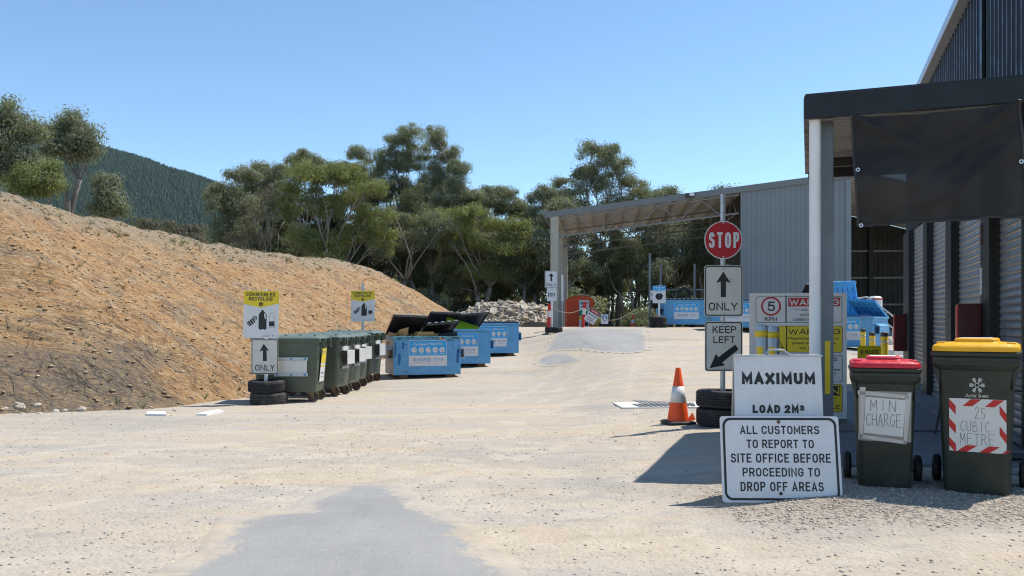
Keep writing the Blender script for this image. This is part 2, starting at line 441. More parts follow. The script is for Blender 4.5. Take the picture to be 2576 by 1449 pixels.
def ground_mat():
    m, nt, b = newmat('compacted_gravel')
    g = N(nt, 'ShaderNodeNewGeometry'); v = g.outputs['Position']
    c = ground_color(nt, v)
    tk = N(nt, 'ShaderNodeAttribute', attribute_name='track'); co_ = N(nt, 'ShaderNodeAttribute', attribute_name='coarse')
    br = noise_(nt, v, 2.2, 5, .7); tread = noise_(nt, v, 14, 4, .7)
    t0 = math_(nt, 'MULTIPLY', tk.outputs['Fac'], maprange(nt, br, .38, .6))
    c = mixc(nt, math_(nt, 'MULTIPLY', maprange(nt, t0, .15, .8), .55), c, (.50, .435, .345))
    c = mixc(nt, math_(nt, 'MULTIPLY', maprange(nt, t0, -.08, -.5), maprange(nt, tread, .4, .6, .2, .75)), c, (.285, .265, .235))
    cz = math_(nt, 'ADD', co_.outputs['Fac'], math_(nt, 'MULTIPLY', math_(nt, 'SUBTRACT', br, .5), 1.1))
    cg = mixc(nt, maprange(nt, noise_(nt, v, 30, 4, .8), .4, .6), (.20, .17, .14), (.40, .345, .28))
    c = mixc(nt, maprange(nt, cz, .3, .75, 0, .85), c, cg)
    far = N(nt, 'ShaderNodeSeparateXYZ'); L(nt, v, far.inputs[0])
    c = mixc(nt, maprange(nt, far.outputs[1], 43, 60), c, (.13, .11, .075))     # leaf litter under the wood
    L(nt, c, b.inputs['Base Color']); b.inputs['Roughness'].default_value = .95
    b.inputs['Specular IOR Level'].default_value = .1
    vo = N(nt, 'ShaderNodeTexVoronoi', inp={'Scale': 34.0}); L(nt, v, vo.inputs['Vector'])
    h = math_(nt, 'ADD', math_(nt, 'MULTIPLY', vo.outputs['Distance'], -.6), noise_(nt, v, 12, 6, .75))
    bp = N(nt, 'ShaderNodeBump', inp={'Strength': .6, 'Distance': .018})
    L(nt, h, bp.inputs['Height']); L(nt, bp.outputs[0], b.inputs['Normal'])
    return m
def asphalt_mat(name='worn_asphalt', k=1.0):
    m, nt, b = newmat(name)
    g = N(nt, 'ShaderNodeNewGeometry'); v = g.outputs['Position']
    at = N(nt, 'ShaderNodeAttribute', attribute_name='edge')
    sp = noise_(nt, v, 70, 3, .8); big = noise_(nt, v, .8, 4); mid = noise_(nt, v, 5, 5, .7)
    a = mixc(nt, maprange(nt, big, .3, .7), (.265, .258, .246), (.315, .307, .292))
    a = mixc(nt, maprange(nt, sp, .56, .7, 0, .6), a, (.13, .135, .14))
    a = mixc(nt, maprange(nt, sp, .3, .42, .5, 0), a, (.40, .39, .37))
    a = mixc(nt, maprange(nt, mid, .55, .75, 0, .35), a, (.38, .35, .31))
    mk = N(nt, 'ShaderNodeMapping', inp={'Rotation': (0, 0, R(12)), 'Scale': (2.6, .22, 1)}); L(nt, v, mk.inputs[0])
    trk = noise_(nt, mk.outputs[0], 1.0, 5, .65)
    a = mixc(nt, maprange(nt, trk, .54, .70, 0, .35), a, (.38, .355, .32)); a = mixc(nt, maprange(nt, trk, .3, .44, .35, 0), a, (.19, .195, .20))
    vc = N(nt, 'ShaderNodeTexVoronoi', feature='DISTANCE_TO_EDGE', inp={'Scale': 1.1}); wv = N(nt, 'ShaderNodeVectorMath', operation='ADD'); L(nt, v, wv.inputs[0])
    nz = N(nt, 'ShaderNodeTexNoise', inp={'Scale': 2.5, 'Detail': 4.0}); L(nt, v, nz.inputs['Vector']); L(nt, nz.outputs['Color'], wv.inputs[1]); L(nt, wv.outputs[0], vc.inputs['Vector'])
    s = ground_color(nt, v)
    a = mixc(nt, math_(nt, 'MULTIPLY', maprange(nt, vc.outputs['Distance'], .0, .016, .3, 0), maprange(nt, big, .5, .65)), a, (.13, .12, .11))
    if k != 1.0: a = mixc(nt, 1.0, a, (k, k, k), 'MULTIPLY')
    e = math_(nt, 'ADD', at.outputs['Fac'], math_(nt, 'MULTIPLY', math_(nt, 'SUBTRACT', noise_(nt, v, 2.6, 7, .8), .5), .6))
    e = math_(nt, 'ADD', e, math_(nt, 'MULTIPLY', math_(nt, 'SUBTRACT', noise_(nt, v, 26, 4, .85), .5), .3))
    L(nt, mixc(nt, maprange(nt, e, -.05, .06), s, a), b.inputs['Base Color'])
    b.inputs['Roughness'].default_value = .9; b.inputs['Specular IOR Level'].default_value = .2
    bp = N(nt, 'ShaderNodeBump', inp={'Strength': .5, 'Distance': .01})
    L(nt, sp, bp.inputs['Height']); L(nt, bp.outputs[0], b.inputs['Normal'])
    return m
GM = ground_mat(); AM = asphalt_mat(); AF = asphalt_mat('faded_asphalt', 1.02)

# bank foot line (plan) and height profile
TOE = [(-40, 9.0), (-20, 10.2), (-8.6, 12.0), (-6.0, 13.3), (-5.1, 15.5), (-4.9, 20), (-4.2, 23.5), (-2.9, 28), (-2.0, 33), (-1.6, 38), (-2.2, 42.5), (-5, 46), (-14, 50), (-40, 54)]
CAP = [(8, 4.7), (14, 4.75), (19, 4.75), (24, 4.2), (28, 3.7), (34, 3.5), (38, 3.2), (41, 2.5), (44, 1.7), (60, 1.2)]
_T = np.array(TOE)
def toe_dist(P):
    """signed distance of plan points (n,2) to the bank foot, positive on the bank"""
    d = np.full(len(P), 1e9); inside = np.zeros(len(P), bool)
    pts = _T; n = len(pts)
    for i in range(n - 1):
        a, b = pts[i], pts[i+1]
        ab = b - a; t = np.clip(((P - a) @ ab) / (ab @ ab), 0, 1)
        q = a + t[:, None] * ab
        d = np.minimum(d, np.hypot(*(P - q).T))
    for i in range(n):
        a, b = pts[i], pts[(i+1) % n]
        c = ((a[1] > P[:, 1]) != (b[1] > P[:, 1]))
        with np.errstate(divide='ignore', invalid='ignore'):
            xi = (b[0]-a[0]) * (P[:, 1]-a[1]) / (b[1]-a[1]) + a[0]
        inside ^= c & (P[:, 0] < xi)
    return np.where(inside, d, -d)
def bank_h(X, Y, d):
    base = gz(X, Y)
    cap = interp(Y, CAP)
    s = .66 * d if d > 0 else d * .5
    k = .45
    rel = cap - base * .6
    hcut = max(-.6, s - .10 * max(0, d - rel / .66))
    a, b = s, rel - .05 * max(0, d - rel / .66)
    h = .5 * (a + b - math.sqrt((a - b) ** 2 + k))          # smooth minimum
    return base + h
def bank_z(X, Y):
    return bank_h(X, Y, float(toe_dist(np.array([[X, Y]]))[0]))

def grid_mesh(name, xs, ys, zf, matl, keep=None, attrs=None, smooth=True):
    nx, ny = len(xs), len(ys)
    XX, YY = np.meshgrid(xs, ys)
    P = np.stack([XX.ravel(), YY.ravel()], 1)
    Z = np.array([zf(x, y) for x, y in P])
    idx = np.arange(nx * ny).reshape(ny, nx)
    q = np.stack([idx[:-1, :-1], idx[:-1, 1:], idx[1:, 1:], idx[1:, :-1]], -1).reshape(-1, 4)
    if keep is not None:
        kv = keep(P); q = q[kv[q].all(1)]
    me = bpy.data.meshes.new(name)
    used = np.unique(q); rm = np.full(nx*ny, -1); rm[used] = np.arange(len(used))
    V = np.column_stack([P, Z])[used]
    me.from_pydata(V.tolist(), [], rm[q].tolist())
    if attrs:
        for k, fn in attrs.items():
            a = me.attributes.new(k, 'FLOAT', 'POINT'); a.data.foreach_set('value', fn(P[used]).astype(np.float32))
    if smooth: me.polygons.foreach_set('use_smooth', [True] * len(me.polygons))
    me.materials.append(matl)
    o = bpy.data.objects.new(name, me); COL.objects.link(o)
    return o
def rough_gz(x, y):
    z = gz(x, y)
    if y < 45 and abs(x) < 30:
        z += (1 - sst(14, 21, y)) * (.014 * noise.noise((x * .9, y * .9, 0)) + .008 * noise.noise((x * 3.1, y * 3.1, 4)) + .004 * noise.noise((x * 9, y * 9, 8)))
    return z
gx = np.sinh(np.linspace(-5.9, 5.9, 251)) / math.sinh(5.9) * 3300
gx = np.unique(np.concatenate([gx[abs(gx) > 14], np.linspace(-14, 14, 225)]))
gy = np.concatenate([np.linspace(-60, 0, 7), np.linspace(1, 15, 180), np.linspace(15.15, 48, 150), 48 + (np.linspace(.02, 1, 44) ** 3) * 3600])
TRK = []
for px in ([(1500, 1449), (1470, 1300), (1440, 1150), (1450, 1030), (1500, 960), (1530, 900)], [(0, 1170), (500, 1150), (900, 1110), (1250, 1040), (1430, 970), (1480, 905)],
           [(200, 1330), (800, 1210), (1200, 1130), (1420, 1060), (1600, 960), (1640, 905)], [(2576, 1400), (1900, 1330), (1400, 1240), (900, 1190), (300, 1140)]):
    TRK.append(np.array([tuple(G(*q).xy) for q in px]))
def track_attr(P):
    out = np.zeros(len(P)); near = (P[:, 1] > 2) & (P[:, 1] < 32) & (np.abs(P[:, 0]) < 14)
    Q = P[near]; best = np.zeros(len(Q))
    for T in TRK:
        for i in range(len(T) - 1):
            a, b = T[i], T[i+1]; ab = b - a; t = np.clip(((Q - a) @ ab) / (ab @ ab), 0, 1); r = Q - (a + t[:, None] * ab)
            d = np.hypot(r[:, 0], r[:, 1])
            best = np.maximum(best, np.exp(-((d - .75) / .13) ** 2) - .6 * np.exp(-((d - .42) / .16) ** 2) - .4 * np.exp(-((d - 1.12) / .18) ** 2))
    out[near] = best; return out
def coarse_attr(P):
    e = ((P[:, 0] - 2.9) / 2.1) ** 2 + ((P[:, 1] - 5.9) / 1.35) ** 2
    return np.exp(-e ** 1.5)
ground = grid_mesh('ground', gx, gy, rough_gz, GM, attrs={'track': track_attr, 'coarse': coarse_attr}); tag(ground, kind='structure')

def poly_sd(poly, P):
    poly = np.array(poly); n = len(poly)
    d = np.full(len(P), 1e9); ins = np.zeros(len(P), bool)
    for i in range(n):
        a, b = poly[i], poly[(i+1) % n]
        ab = b - a; t = np.clip(((P - a) @ ab) / (ab @ ab), 0, 1)
        d = np.minimum(d, np.hypot(*(P - (a + t[:, None] * ab)).T))
        c = ((a[1] > P[:, 1]) != (b[1] > P[:, 1]))
        with np.errstate(divide='ignore', invalid='ignore'):
            xi = (b[0]-a[0]) * (P[:, 1]-a[1]) / (b[1]-a[1]) + a[0]
        ins ^= c & (P[:, 0] < xi)
    return np.where(ins, d, -d)
def sheet(name, px, step, lift=.006, extra=(), m=None):
    pl = [tuple(G(x, y).xy) for x, y in px] + list(extra)
    a = np.array(pl); lo = a.min(0) - .45; hi = a.max(0) + .45
    xs = np.arange(lo[0], hi[0], step); ys = np.arange(lo[1], hi[1], step)
    sdm = {(x, y): d for (x, y), d in zip([(x, y) for y in ys for x in xs], poly_sd(pl, np.array([(x, y) for y in ys for x in xs])))}
    o = grid_mesh(name, xs, ys, lambda x, y: rough_gz(x, y) + lift - (.05 if lift < .008 else .014) * sst(.15, .27, -sdm[(x, y)]), m or AM, keep=lambda P: poly_sd(pl, P) > -.27, attrs={'edge': lambda P: poly_sd(pl, P)})
    return tag(o, kind='structure')
fg = [(962, 1224), (985, 1240), (1012, 1268), (1062, 1290), (1122, 1325), (1182, 1370), (1220, 1420), (1250, 1470), (1300, 1560), (300, 1560),
      (440, 1460), (505, 1420), (575, 1390), (592, 1345), (610, 1312), (790, 1290), (805, 1262), (850, 1242), (890, 1228)]
sheet('asphalt_patch', fg, .06)
dv = [(1412, 829), (1615, 829), (1622, 850), (1622, 880), (1580, 889), (1530, 886), (1470, 878), (1400, 880), (1376, 888), (1382, 870), (1398, 850)]
sheet('driveway', dv, .15, lift=.012, m=AF)
dv2 = [(1355, 912), (1362, 899), (1395, 892), (1430, 894), (1450, 906), (1420, 917), (1375, 919)]
sheet('asphalt_patch', dv2, .12, lift=.010, m=AF)

# ------------------------------------------------------------------ loose stones
def chunks(name, pos, size, matl, rng, flat=.7, rots=None, cols=None):
    """one mesh of many small angular stones"""
    base = np.array([(1,0,0),(0,1,0),(-1,0,0),(0,-1,0),(0,0,1),(0,0,-1),(.7,.7,.5),(-.7,.6,-.4)])[:6]
    faces = np.array([(0,1,4),(1,2,4),(2,3,4),(3,0,4),(1,0,5),(2,1,5),(3,2,5),(0,3,5)])
    n = len(pos)
    v = base[None] * rng.uniform(.55, 1.25, (n, 6, 1)) + rng.uniform(-.22, .22, (n, 6, 3))
    sc = np.stack([size * rng.uniform(.7, 1.4, n), size * rng.uniform(.7, 1.3, n), size * flat * rng.uniform(.6, 1.2, n)], 1)
    v = v * sc[:, None]
    a = rng.uniform(0, 2*PI, n); ca, sa = np.cos(a)[:, None], np.sin(a)[:, None]
    x = v[..., 0]*ca - v[..., 1]*sa; y = v[..., 0]*sa + v[..., 1]*ca
    v = np.stack([x, y, v[..., 2]], -1) + pos[:, None]
    f = (faces[None] + (np.arange(n) * 6)[:, None, None]).reshape(-1, 3)
    me = bpy.data.meshes.new(name)
    me.vertices.add(n * 6); me.vertices.foreach_set('co', v.astype(np.float32).ravel())
    me.loops.add(len(f) * 3); me.loops.foreach_set('vertex_index', f.astype(np.int32).ravel())
    me.polygons.add(len(f)); me.polygons.foreach_set('loop_start', (np.arange(len(f)) * 3).astype(np.int32))
    at = me.attributes.new('tone', 'FLOAT', 'POINT')
    at.data.foreach_set('value', np.repeat(rng.uniform(0, 1, n), 6).astype(np.float32))
    me.update(calc_edges=True); me.validate()
    me.materials.append(matl)
    o = bpy.data.objects.new(name, me); COL.objects.link(o)
    return o
def tone_mat(name, cols, rough=.9, trans=0.0):
    m, nt, b = newmat(name)
    at = N(nt, 'ShaderNodeAttribute', attribute_name='tone')
    cr = N(nt, 'ShaderNodeValToRGB'); L(nt, at.outputs['Fac'], cr.inputs[0])
    e = cr.color_ramp.elements
    while len(e) < len(cols): e.new(.5)
    for i, c in enumerate(cols):
        e[i].position = i / (len(cols) - 1); e[i].color = (*c, 1)
    L(nt, cr.outputs[0], b.inputs['Base Color'])
    b.inputs['Roughness'].default_value = rough; b.inputs['Specular IOR Level'].default_value = .25
    return m
STONE = tone_mat('gravel_stone', [(.30, .25, .20), (.42, .36, .29), (.50, .42, .33), (.36, .335, .30), (.56, .50, .42), (.42, .30, .19)])
rng = np.random.default_rng(11)
def field(n, y0, y1, half, smin, smax, dens=None):
    Y = y0 + (y1 - y0) * rng.uniform(0, 1, n) ** 1.35
    X = rng.uniform(-1, 1, n) * (half * Y + .8)
    P = np.stack([X, Y], 1)
    keep = np.array([noise.noise((x * .55, y * 1.1, 3.3)) for x, y in P]) + rng.uniform(-.55, .35, n) > -.1
    d = poly_sd([tuple(G(x, y).xy) for x, y in fg], P)
    keep &= (d < -.02) | (rng.uniform(0, 1, n) < .06 + .5 * np.exp(-np.abs(d) / .12))
    keep &= toe_dist(P) < .3
    keep &= ~((X - 4.61) * .941 - (Y - 7.45) * .338 > -.4)
    P = P[keep]
    s = smin * (smax / smin) ** (rng.uniform(0, 1, len(P)) ** 3.2)
    z = np.array([rough_gz(x, y) for x, y in P]) + s * .15
    return np.column_stack([P, z]), s
p1, s1 = field(20000, 3.6, 12, .68, .004, .015)
p2, s2 = field(3500, 8, 26, .6, .006, .02)
# coarser stones heaped in front of the report sign and the two bins
n3 = 9000
X3 = rng.uniform(1.4, 4.6, n3); Y3 = rng.normal(5.35, .34, n3) + (X3 - 3) * -.05
k3 = (Y3 > 4.6); X3, Y3 = X3[k3], Y3[k3]
s3 = .0045 * 3.2 ** (rng.uniform(0, 1, len(X3)) ** 2.2)
p3 = np.column_stack([X3, Y3, [rough_gz(a, b) for a, b in zip(X3, Y3)] + s3 * .15])
g = chunks('gravel', np.concatenate([p1, p2, p3]), np.concatenate([s1, s2, s3]), STONE, rng, .6)
tag(g, 'loose grey and tan gravel stones scattered over the yard', 'gravel', kind='stuff')

# ------------------------------------------------------------------ embankment
def bank_mat():
    m, nt, b = newmat('bank_earth')
    gg = N(nt, 'ShaderNodeNewGeometry'); v = gg.outputs['Position']
    # streaks follow the fall line of the cut (down towards the yard)
    mp = N(nt, 'ShaderNodeMapping', inp={'Rotation': (0, R(33), R(-14)), 'Scale': (.22, 1.2, 1.2)}); L(nt, v, mp.inputs[0])
    st = noise_(nt, mp.outputs[0], 1.0, 6, .65)
    big = noise_(nt, v, .28, 4, .6); mid = noise_(nt, v, 1.6, 6, .7); fine = noise_(nt, v, 11, 6, .75)
    hh = N(nt, 'ShaderNodeAttribute', attribute_name='up'); low = N(nt, 'ShaderNodeAttribute', attribute_name='litter')
    mf = N(nt, 'ShaderNodeMapping', inp={'Rotation': (0, R(33), R(-14)), 'Scale': (.30, 1.0, 1.0)}); L(nt, v, mf.inputs[0])
    f1 = noise_(nt, mf.outputs[0], 5.5, 6, .72); f2 = noise_(nt, mf.outputs[0], 17, 5, .75)
    c = mixc(nt, maprange(nt, mid, .32, .68), (.39, .215, .097), (.475, .295, .142))
    c = mixc(nt, maprange(nt, big, .30, .48, .55, 0), c, (.34, .165, .07))
    c = mixc(nt, maprange(nt, st, .50, .64, 0, .8), c, (.225, .18, .135))
    ms_ = N(nt, 'ShaderNodeMapping', inp={'Rotation': (0, R(33), R(-14)), 'Scale': (.12, 1.0, 1.0)}); L(nt, v, ms_.inputs[0])
    s3 = noise_(nt, ms_.outputs[0], 2.3, 5, .6)
    c = mixc(nt, maprange(nt, s3, .52, .64, 0, .55), c, (.27, .20, .135)); c = mixc(nt, maprange(nt, s3, .36, .47, .5, 0), c, (.50, .365, .215))
    c = mixc(nt, maprange(nt, f1, .52, .62, 0, .6), c, (.23, .145, .08))
    c = mixc(nt, maprange(nt, f1, .38, .47, .6, 0), c, (.52, .385, .235))
    c = mixc(nt, maprange(nt, f2, .56, .64, 0, .7), c, (.16, .10, .06))
    c = mixc(nt, maprange(nt, f2, .38, .46, .7, 0), c, (.60, .46, .30))
    t = math_(nt, 'ADD', hh.outputs['Fac'], math_(nt, 'MULTIPLY', math_(nt, 'SUBTRACT', mid, .5), .5))
    crest = mixc(nt, maprange(nt, fine, .4, .6), (.38, .31, .205), (.26, .235, .195))
    c = mixc(nt, maprange(nt, t, .70, .98, 0, .75), c, crest)
    t2 = math_(nt, 'ADD', low.outputs['Fac'], math_(nt, 'MULTIPLY', math_(nt, 'SUBTRACT', st, .5), 1.6))
    litter = mixc(nt, maprange(nt, fine, .4, .6), (.29, .215, .13), (.15, .135, .122))
    c = mixc(nt, maprange(nt, t2, .35, .85, 0, .8), c, litter)
    L(nt, c, b.inputs['Base Color']); b.inputs['Roughness'].default_value = .95; b.inputs['Specular IOR Level'].default_value = .1
    vo = N(nt, 'ShaderNodeTexVoronoi', inp={'Scale': 9.0}); L(nt, mp.outputs[0], vo.inputs['Vector'])
    h = math_(nt, 'ADD', math_(nt, 'MULTIPLY', f2, .8), math_(nt, 'ADD', f1, math_(nt, 'MULTIPLY', vo.outputs['Distance'], -.35)))
    bp = N(nt, 'ShaderNodeBump', inp={'Strength': 1.0, 'Distance': .10})
    L(nt, h, bp.inputs['Height']); L(nt, bp.outputs[0], b.inputs['Normal'])
    return m
BM = bank_mat()
bx = np.concatenate([np.linspace(-40, -15, 50), np.arange(-14.9, 0, .12)]); by = np.concatenate([np.arange(8.6, 30, .12), np.arange(30, 56, .26)])
_bd = {}
def _prep():
    XX, YY = np.meshgrid(bx, by); P = np.stack([XX.ravel(), YY.ravel()], 1)
    for p, d in zip(P, toe_dist(P)): _bd[(p[0], p[1])] = d
_prep()
def bank_surface(x, y):
    d = _bd[(x, y)]
    z = bank_h(x, y, d)
    k = min(1, max(0, d) / .8)
    z += k * (.13 * noise.noise((x * .28, y * 1.5, 7)) + .06 * noise.noise((x * .7, y * 4.2, 3)) + .03 * noise.noise((x * 1.6, y * 9, 6)))
    z += k * (.16 * noise.noise((x * .45, y * .45, 1)) + .09 * noise.noise((x * 1.3, y * 1.3, 5)) + .045 * noise.noise((x * 3.4, y * 3.4, 9)) + .028 * noise.noise((x * 8, y * 8, 2)))
    return z
def up_attr(P):
    d = toe_dist(P); out = []
    for p, q in zip(P, d):
        rel = interp(p[1], CAP) - gz(p[0], p[1]) * .6
        out.append(max(0, q) * .66 / rel)
    return np.array(out)
def litter_attr(P):
    d = toe_dist(P)
    return 1.35 * np.clip(1.0 - d / 3.6, 0, 1) * np.clip((-P[:, 0] - 4.4) / 2.4, 0, 1) * np.clip((17 - P[:, 1]) / 3, 0, 1)
bank = grid_mesh('embankment', bx, by, bank_surface, BM, keep=lambda P: toe_dist(P) > -.5, attrs={'up': up_attr, 'litter': litter_attr}, smooth=True)
tag(bank, kind='structure')
# shards lying on the cut face
def on_bank(n, dmin, dmax, ok=None, ylo=11, yhi=44):
    P = np.stack([rng.uniform(-15, -.5, n * 5), rng.uniform(ylo, yhi, n * 5)], 1)
    d = toe_dist(P); k = (d > dmin) & (d < dmax)
    P, d = P[k][:n], d[k][:n]
    return P, d
from mathutils.bvhtree import BVHTree
_bv = BVHTree.FromPolygons([tuple(v.co) for v in bank.data.vertices], [tuple(p.vertices) for p in bank.data.polygons])
def drop(x, y):
    h = _bv.ray_cast(Vector((x, y, 30)), Vector((0, 0, -1)))[0]
    return h.z if h is not None else gz(x, y)
P, d = on_bank(30000, -.2, 7)
SH = tone_mat('bank_shard', [(.32, .20, .10), (.42, .275, .145), (.50, .345, .195), (.46, .37, .27), (.66, .54, .40), (.38, .245, .125), (.54, .39, .24)])
s = .011 * 5.5 ** (rng.uniform(0, 1, len(P)) ** 3.2)
o = chunks('stone_shards', np.column_stack([P, [drop(*p) for p in P] + s * .2]), s, SH, rng, .35)
tag(o, 'orange and tan stone shards littering the cut face of the bank', 'stones', kind='stuff')
# sticks and bark litter near the left foot
mb = MB()
n = 0
while n < 520:
    x = random.uniform(-10.5, -4.7); y = random.uniform(11.5, 17); dd = float(toe_dist(np.array([[x, y]]))[0])
    if dd < .05 or dd > 2.9 or random.random() > (1.15 - dd / 3.2) * min(1, (-x - 4.2) / 2.5): continue
    z = drop(x, y); a = random.gauss(-.35, .5); ln = random.choice([.15, .2, .3, .45, .8]) * random.uniform(.5, 1); r = random.uniform(.002, .0055)
    pts = []
    for k in range(4):
        u = (k / 3 - .5) * ln
        px, py = x + u * math.cos(a) + random.uniform(-.03, .03), y + u * math.sin(a) + random.uniform(-.03, .03)
        pts.append((px, py, drop(px, py) + r + random.uniform(0, .05)))
    mb.tube(pts, [r, r, r * .8, r * .4], 4); n += 1
o = mb.build('fallen_sticks', MT['stick']); tag(o, 'dark dry sticks and bark strips strewn over the foot of the bank', 'sticks', kind='stuff')
# pale boulders at the far left foot
ROCKS = [(12, 1030, 26, 'flat pale rock at the left edge of the photo'), (50, 1022, 40, 'long buff slab of rock, largest in the row at the bank foot'), (94, 1020, 26, 'buff block of rock right beside the long slab'),
         (56, 1042, 18, 'small white rock in front of the long buff slab'), (100, 1042, 22, 'tan rock in front of the buff block'), (140, 1036, 30, 'grey white wedge of rock amid the row at the bank foot'), (163, 1034, 20, 'upright pale rock between wedge and orange streaked rock'),
         (205, 1030, 30, 'orange streaked pale rock at the right end of the row'), (182, 1042, 16, 'small chip of white rock low in the row'), (440, 1034, 20, 'lone white rock on the gravel by the white boards')]
for i, (px, py, w, lab) in enumerate(ROCKS):
    D = 8.0
    while D < 30:
        q = W(px, py, D)
        if q.z <= max(gz(q.x, q.y), drop(q.x, q.y)): break
        D += .02
    g0 = q; r = w * .41 / F * D
    bm = MB(); rr = random.Random(40 + i)
    secs = []
    for k, (zz, sc) in enumerate(((-.5, .75), (0, 1), (.55, .85), (.8, .45))):
        secs.append([(r * sc * rr.uniform(.6, 1.25) * math.cos(q), r * .8 * sc * rr.uniform(.6, 1.25) * math.sin(q), r * (zz + rr.uniform(-.1, .1)) * .75) for q in [2*PI*j/7 + .3*i for j in range(7)]])
    bm.loft(secs)
    o = bm.build('rock', MT['rock_pale'], loc=(g0.x, g0.y, g0.z - r * .05), rot=(rr.uniform(-.35, .35), rr.uniform(-.35, .35), rr.uniform(-.4, .4)), bevel=.004)
    tag(o, lab, 'rock', 'pale rocks at the foot of the bank')

# ------------------------------------------------------------------ far pine hill
hillm, nt, b = newmat('pine_hill_floor')
v = N(nt, 'ShaderNodeNewGeometry').outputs['Position']
L(nt, mixc(nt, noise_(nt, v, .012, 5), (.018, .035, .028), (.03, .05, .038)), b.inputs['Base Color']); b.inputs['Roughness'].default_value = 1
CREST = [(-400, 250), (-100, 318), (80, 352), (160, 366), (250, 386), (330, 404), (380, 420), (425, 438), (480, 452), (540, 472), (620, 510), (760, 560), (900, 610), (1100, 680), (1400, 760), (1800, 800)]
HK = 6.4
def hill_z(x, y):
    t = min(1, max(0, (y - 230 * HK) / (200.0 * HK)))
    pxx = HX + x / y * F
    top = (HY - interp(pxx, CREST)) / F * 430 * HK + CZ - 13
    zz = -4 + (top + 4) * math.sin(t * PI / 2) ** 1.05
    if y > 430 * HK: zz -= (y - 430 * HK) * .25
    return zz + 9 * noise.noise((x * .004, y * .004, 0)) * t
hx = np.linspace(-420 * HK, 260 * HK, 110); hy = np.linspace(225 * HK, 520 * HK, 60)
hill = grid_mesh('hills', hx, hy, hill_z, hillm); tag(hill, kind='structure')
PINE = tone_mat('pine_needles', [(.028, .060, .048), (.040, .078, .058), (.058, .096, .068), (.034, .070, .06)], .9)
n = 42000
PX = rng.uniform(60, 640, n); PY = rng.uniform(262, 446, n) * HK
X = (PX - HX) / F * PY
H = rng.uniform(9, 18, n)
seg = 5; rings = 3
V = []; Fc = []; T = []
for i in range(n):
    z0 = hill_z(X[i], PY[i]) - 1; h = H[i] * random.choice([.6, .8, 1, 1, 1.25]); b0 = len(V); tn = random.random()
    for k in range(rings):
        zz = z0 + h * (.12 + .8 * k / rings); r = h * .22 * (1 - k / rings) * random.uniform(.75, 1.25) + .15
        a0 = random.random() * 6
        for j in range(seg):
            a = a0 + 2*PI*j/seg; q = r * random.uniform(.6, 1.3)
            V.append((X[i] + q*math.cos(a), PY[i] + q*math.sin(a), zz - q * .35))
        V.append((X[i] + random.uniform(-.2, .2), PY[i], zz + h * .30))
        o0 = b0 + k * (seg + 1)
        for j in range(seg): Fc.append((o0 + j, o0 + (j+1) % seg, o0 + seg))
    T += [tn] * (rings * (seg + 1))
me = bpy.data.meshes.new('pine_forest'); me.from_pydata(V, [], Fc)
at = me.attributes.new('tone', 'FLOAT', 'POINT'); at.data.foreach_set('value', np.array(T, np.float32))
me.materials.append(PINE)
o = bpy.data.objects.new('pine_forest', me); COL.objects.link(o)
tag(o, 'dense dark blue green pine plantation covering the distant hill', 'forest', kind='stuff')
# ------------------------------------------------------------------ eucalypts
def leaf_mat(name, cols):
    m, nt, b = newmat(name)
    at = N(nt, 'ShaderNodeAttribute', attribute_name='tone')
    cr = N(nt, 'ShaderNodeValToRGB'); L(nt, at.outputs['Fac'], cr.inputs[0])
    e = cr.color_ramp.elements
    while len(e) < len(cols): e.new(.5)
    for i, c in enumerate(cols): e[i].position = i / (len(cols) - 1); e[i].color = (*c, 1)
    L(nt, cr.outputs[0], b.inputs['Base Color'])
    b.inputs['Roughness'].default_value = .6; b.inputs['Specular IOR Level'].default_value = .22
    tr = N(nt, 'ShaderNodeBsdfTranslucent')
    L(nt, mixc(nt, 1.0, cr.outputs[0], (1.25, 1.25, .55), 'MULTIPLY'), tr.inputs['Color'])
    ms = N(nt, 'ShaderNodeMixShader', inp={'Fac': .42})
    L(nt, b.outputs[0], ms.inputs[1]); L(nt, tr.outputs[0], ms.inputs[2])
    L(nt, ms.outputs[0], nt.nodes['Material Output'].inputs['Surface'])
    return m
LEAF = [leaf_mat('leaf_grey_green', [(.14, .158, .11), (.20, .215, .15), (.26, .275, .20), (.175, .185, .115)]),
        leaf_mat('leaf_bright', [(.132, .156, .066), (.185, .21, .084), (.24, .262, .118), (.175, .182, .094)]),
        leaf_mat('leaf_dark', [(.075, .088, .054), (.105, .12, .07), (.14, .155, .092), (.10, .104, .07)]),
        leaf_mat('leaf_dead', [(.12, .105, .09), (.17, .15, .13), (.10, .10, .07), (.20, .18, .15)])]
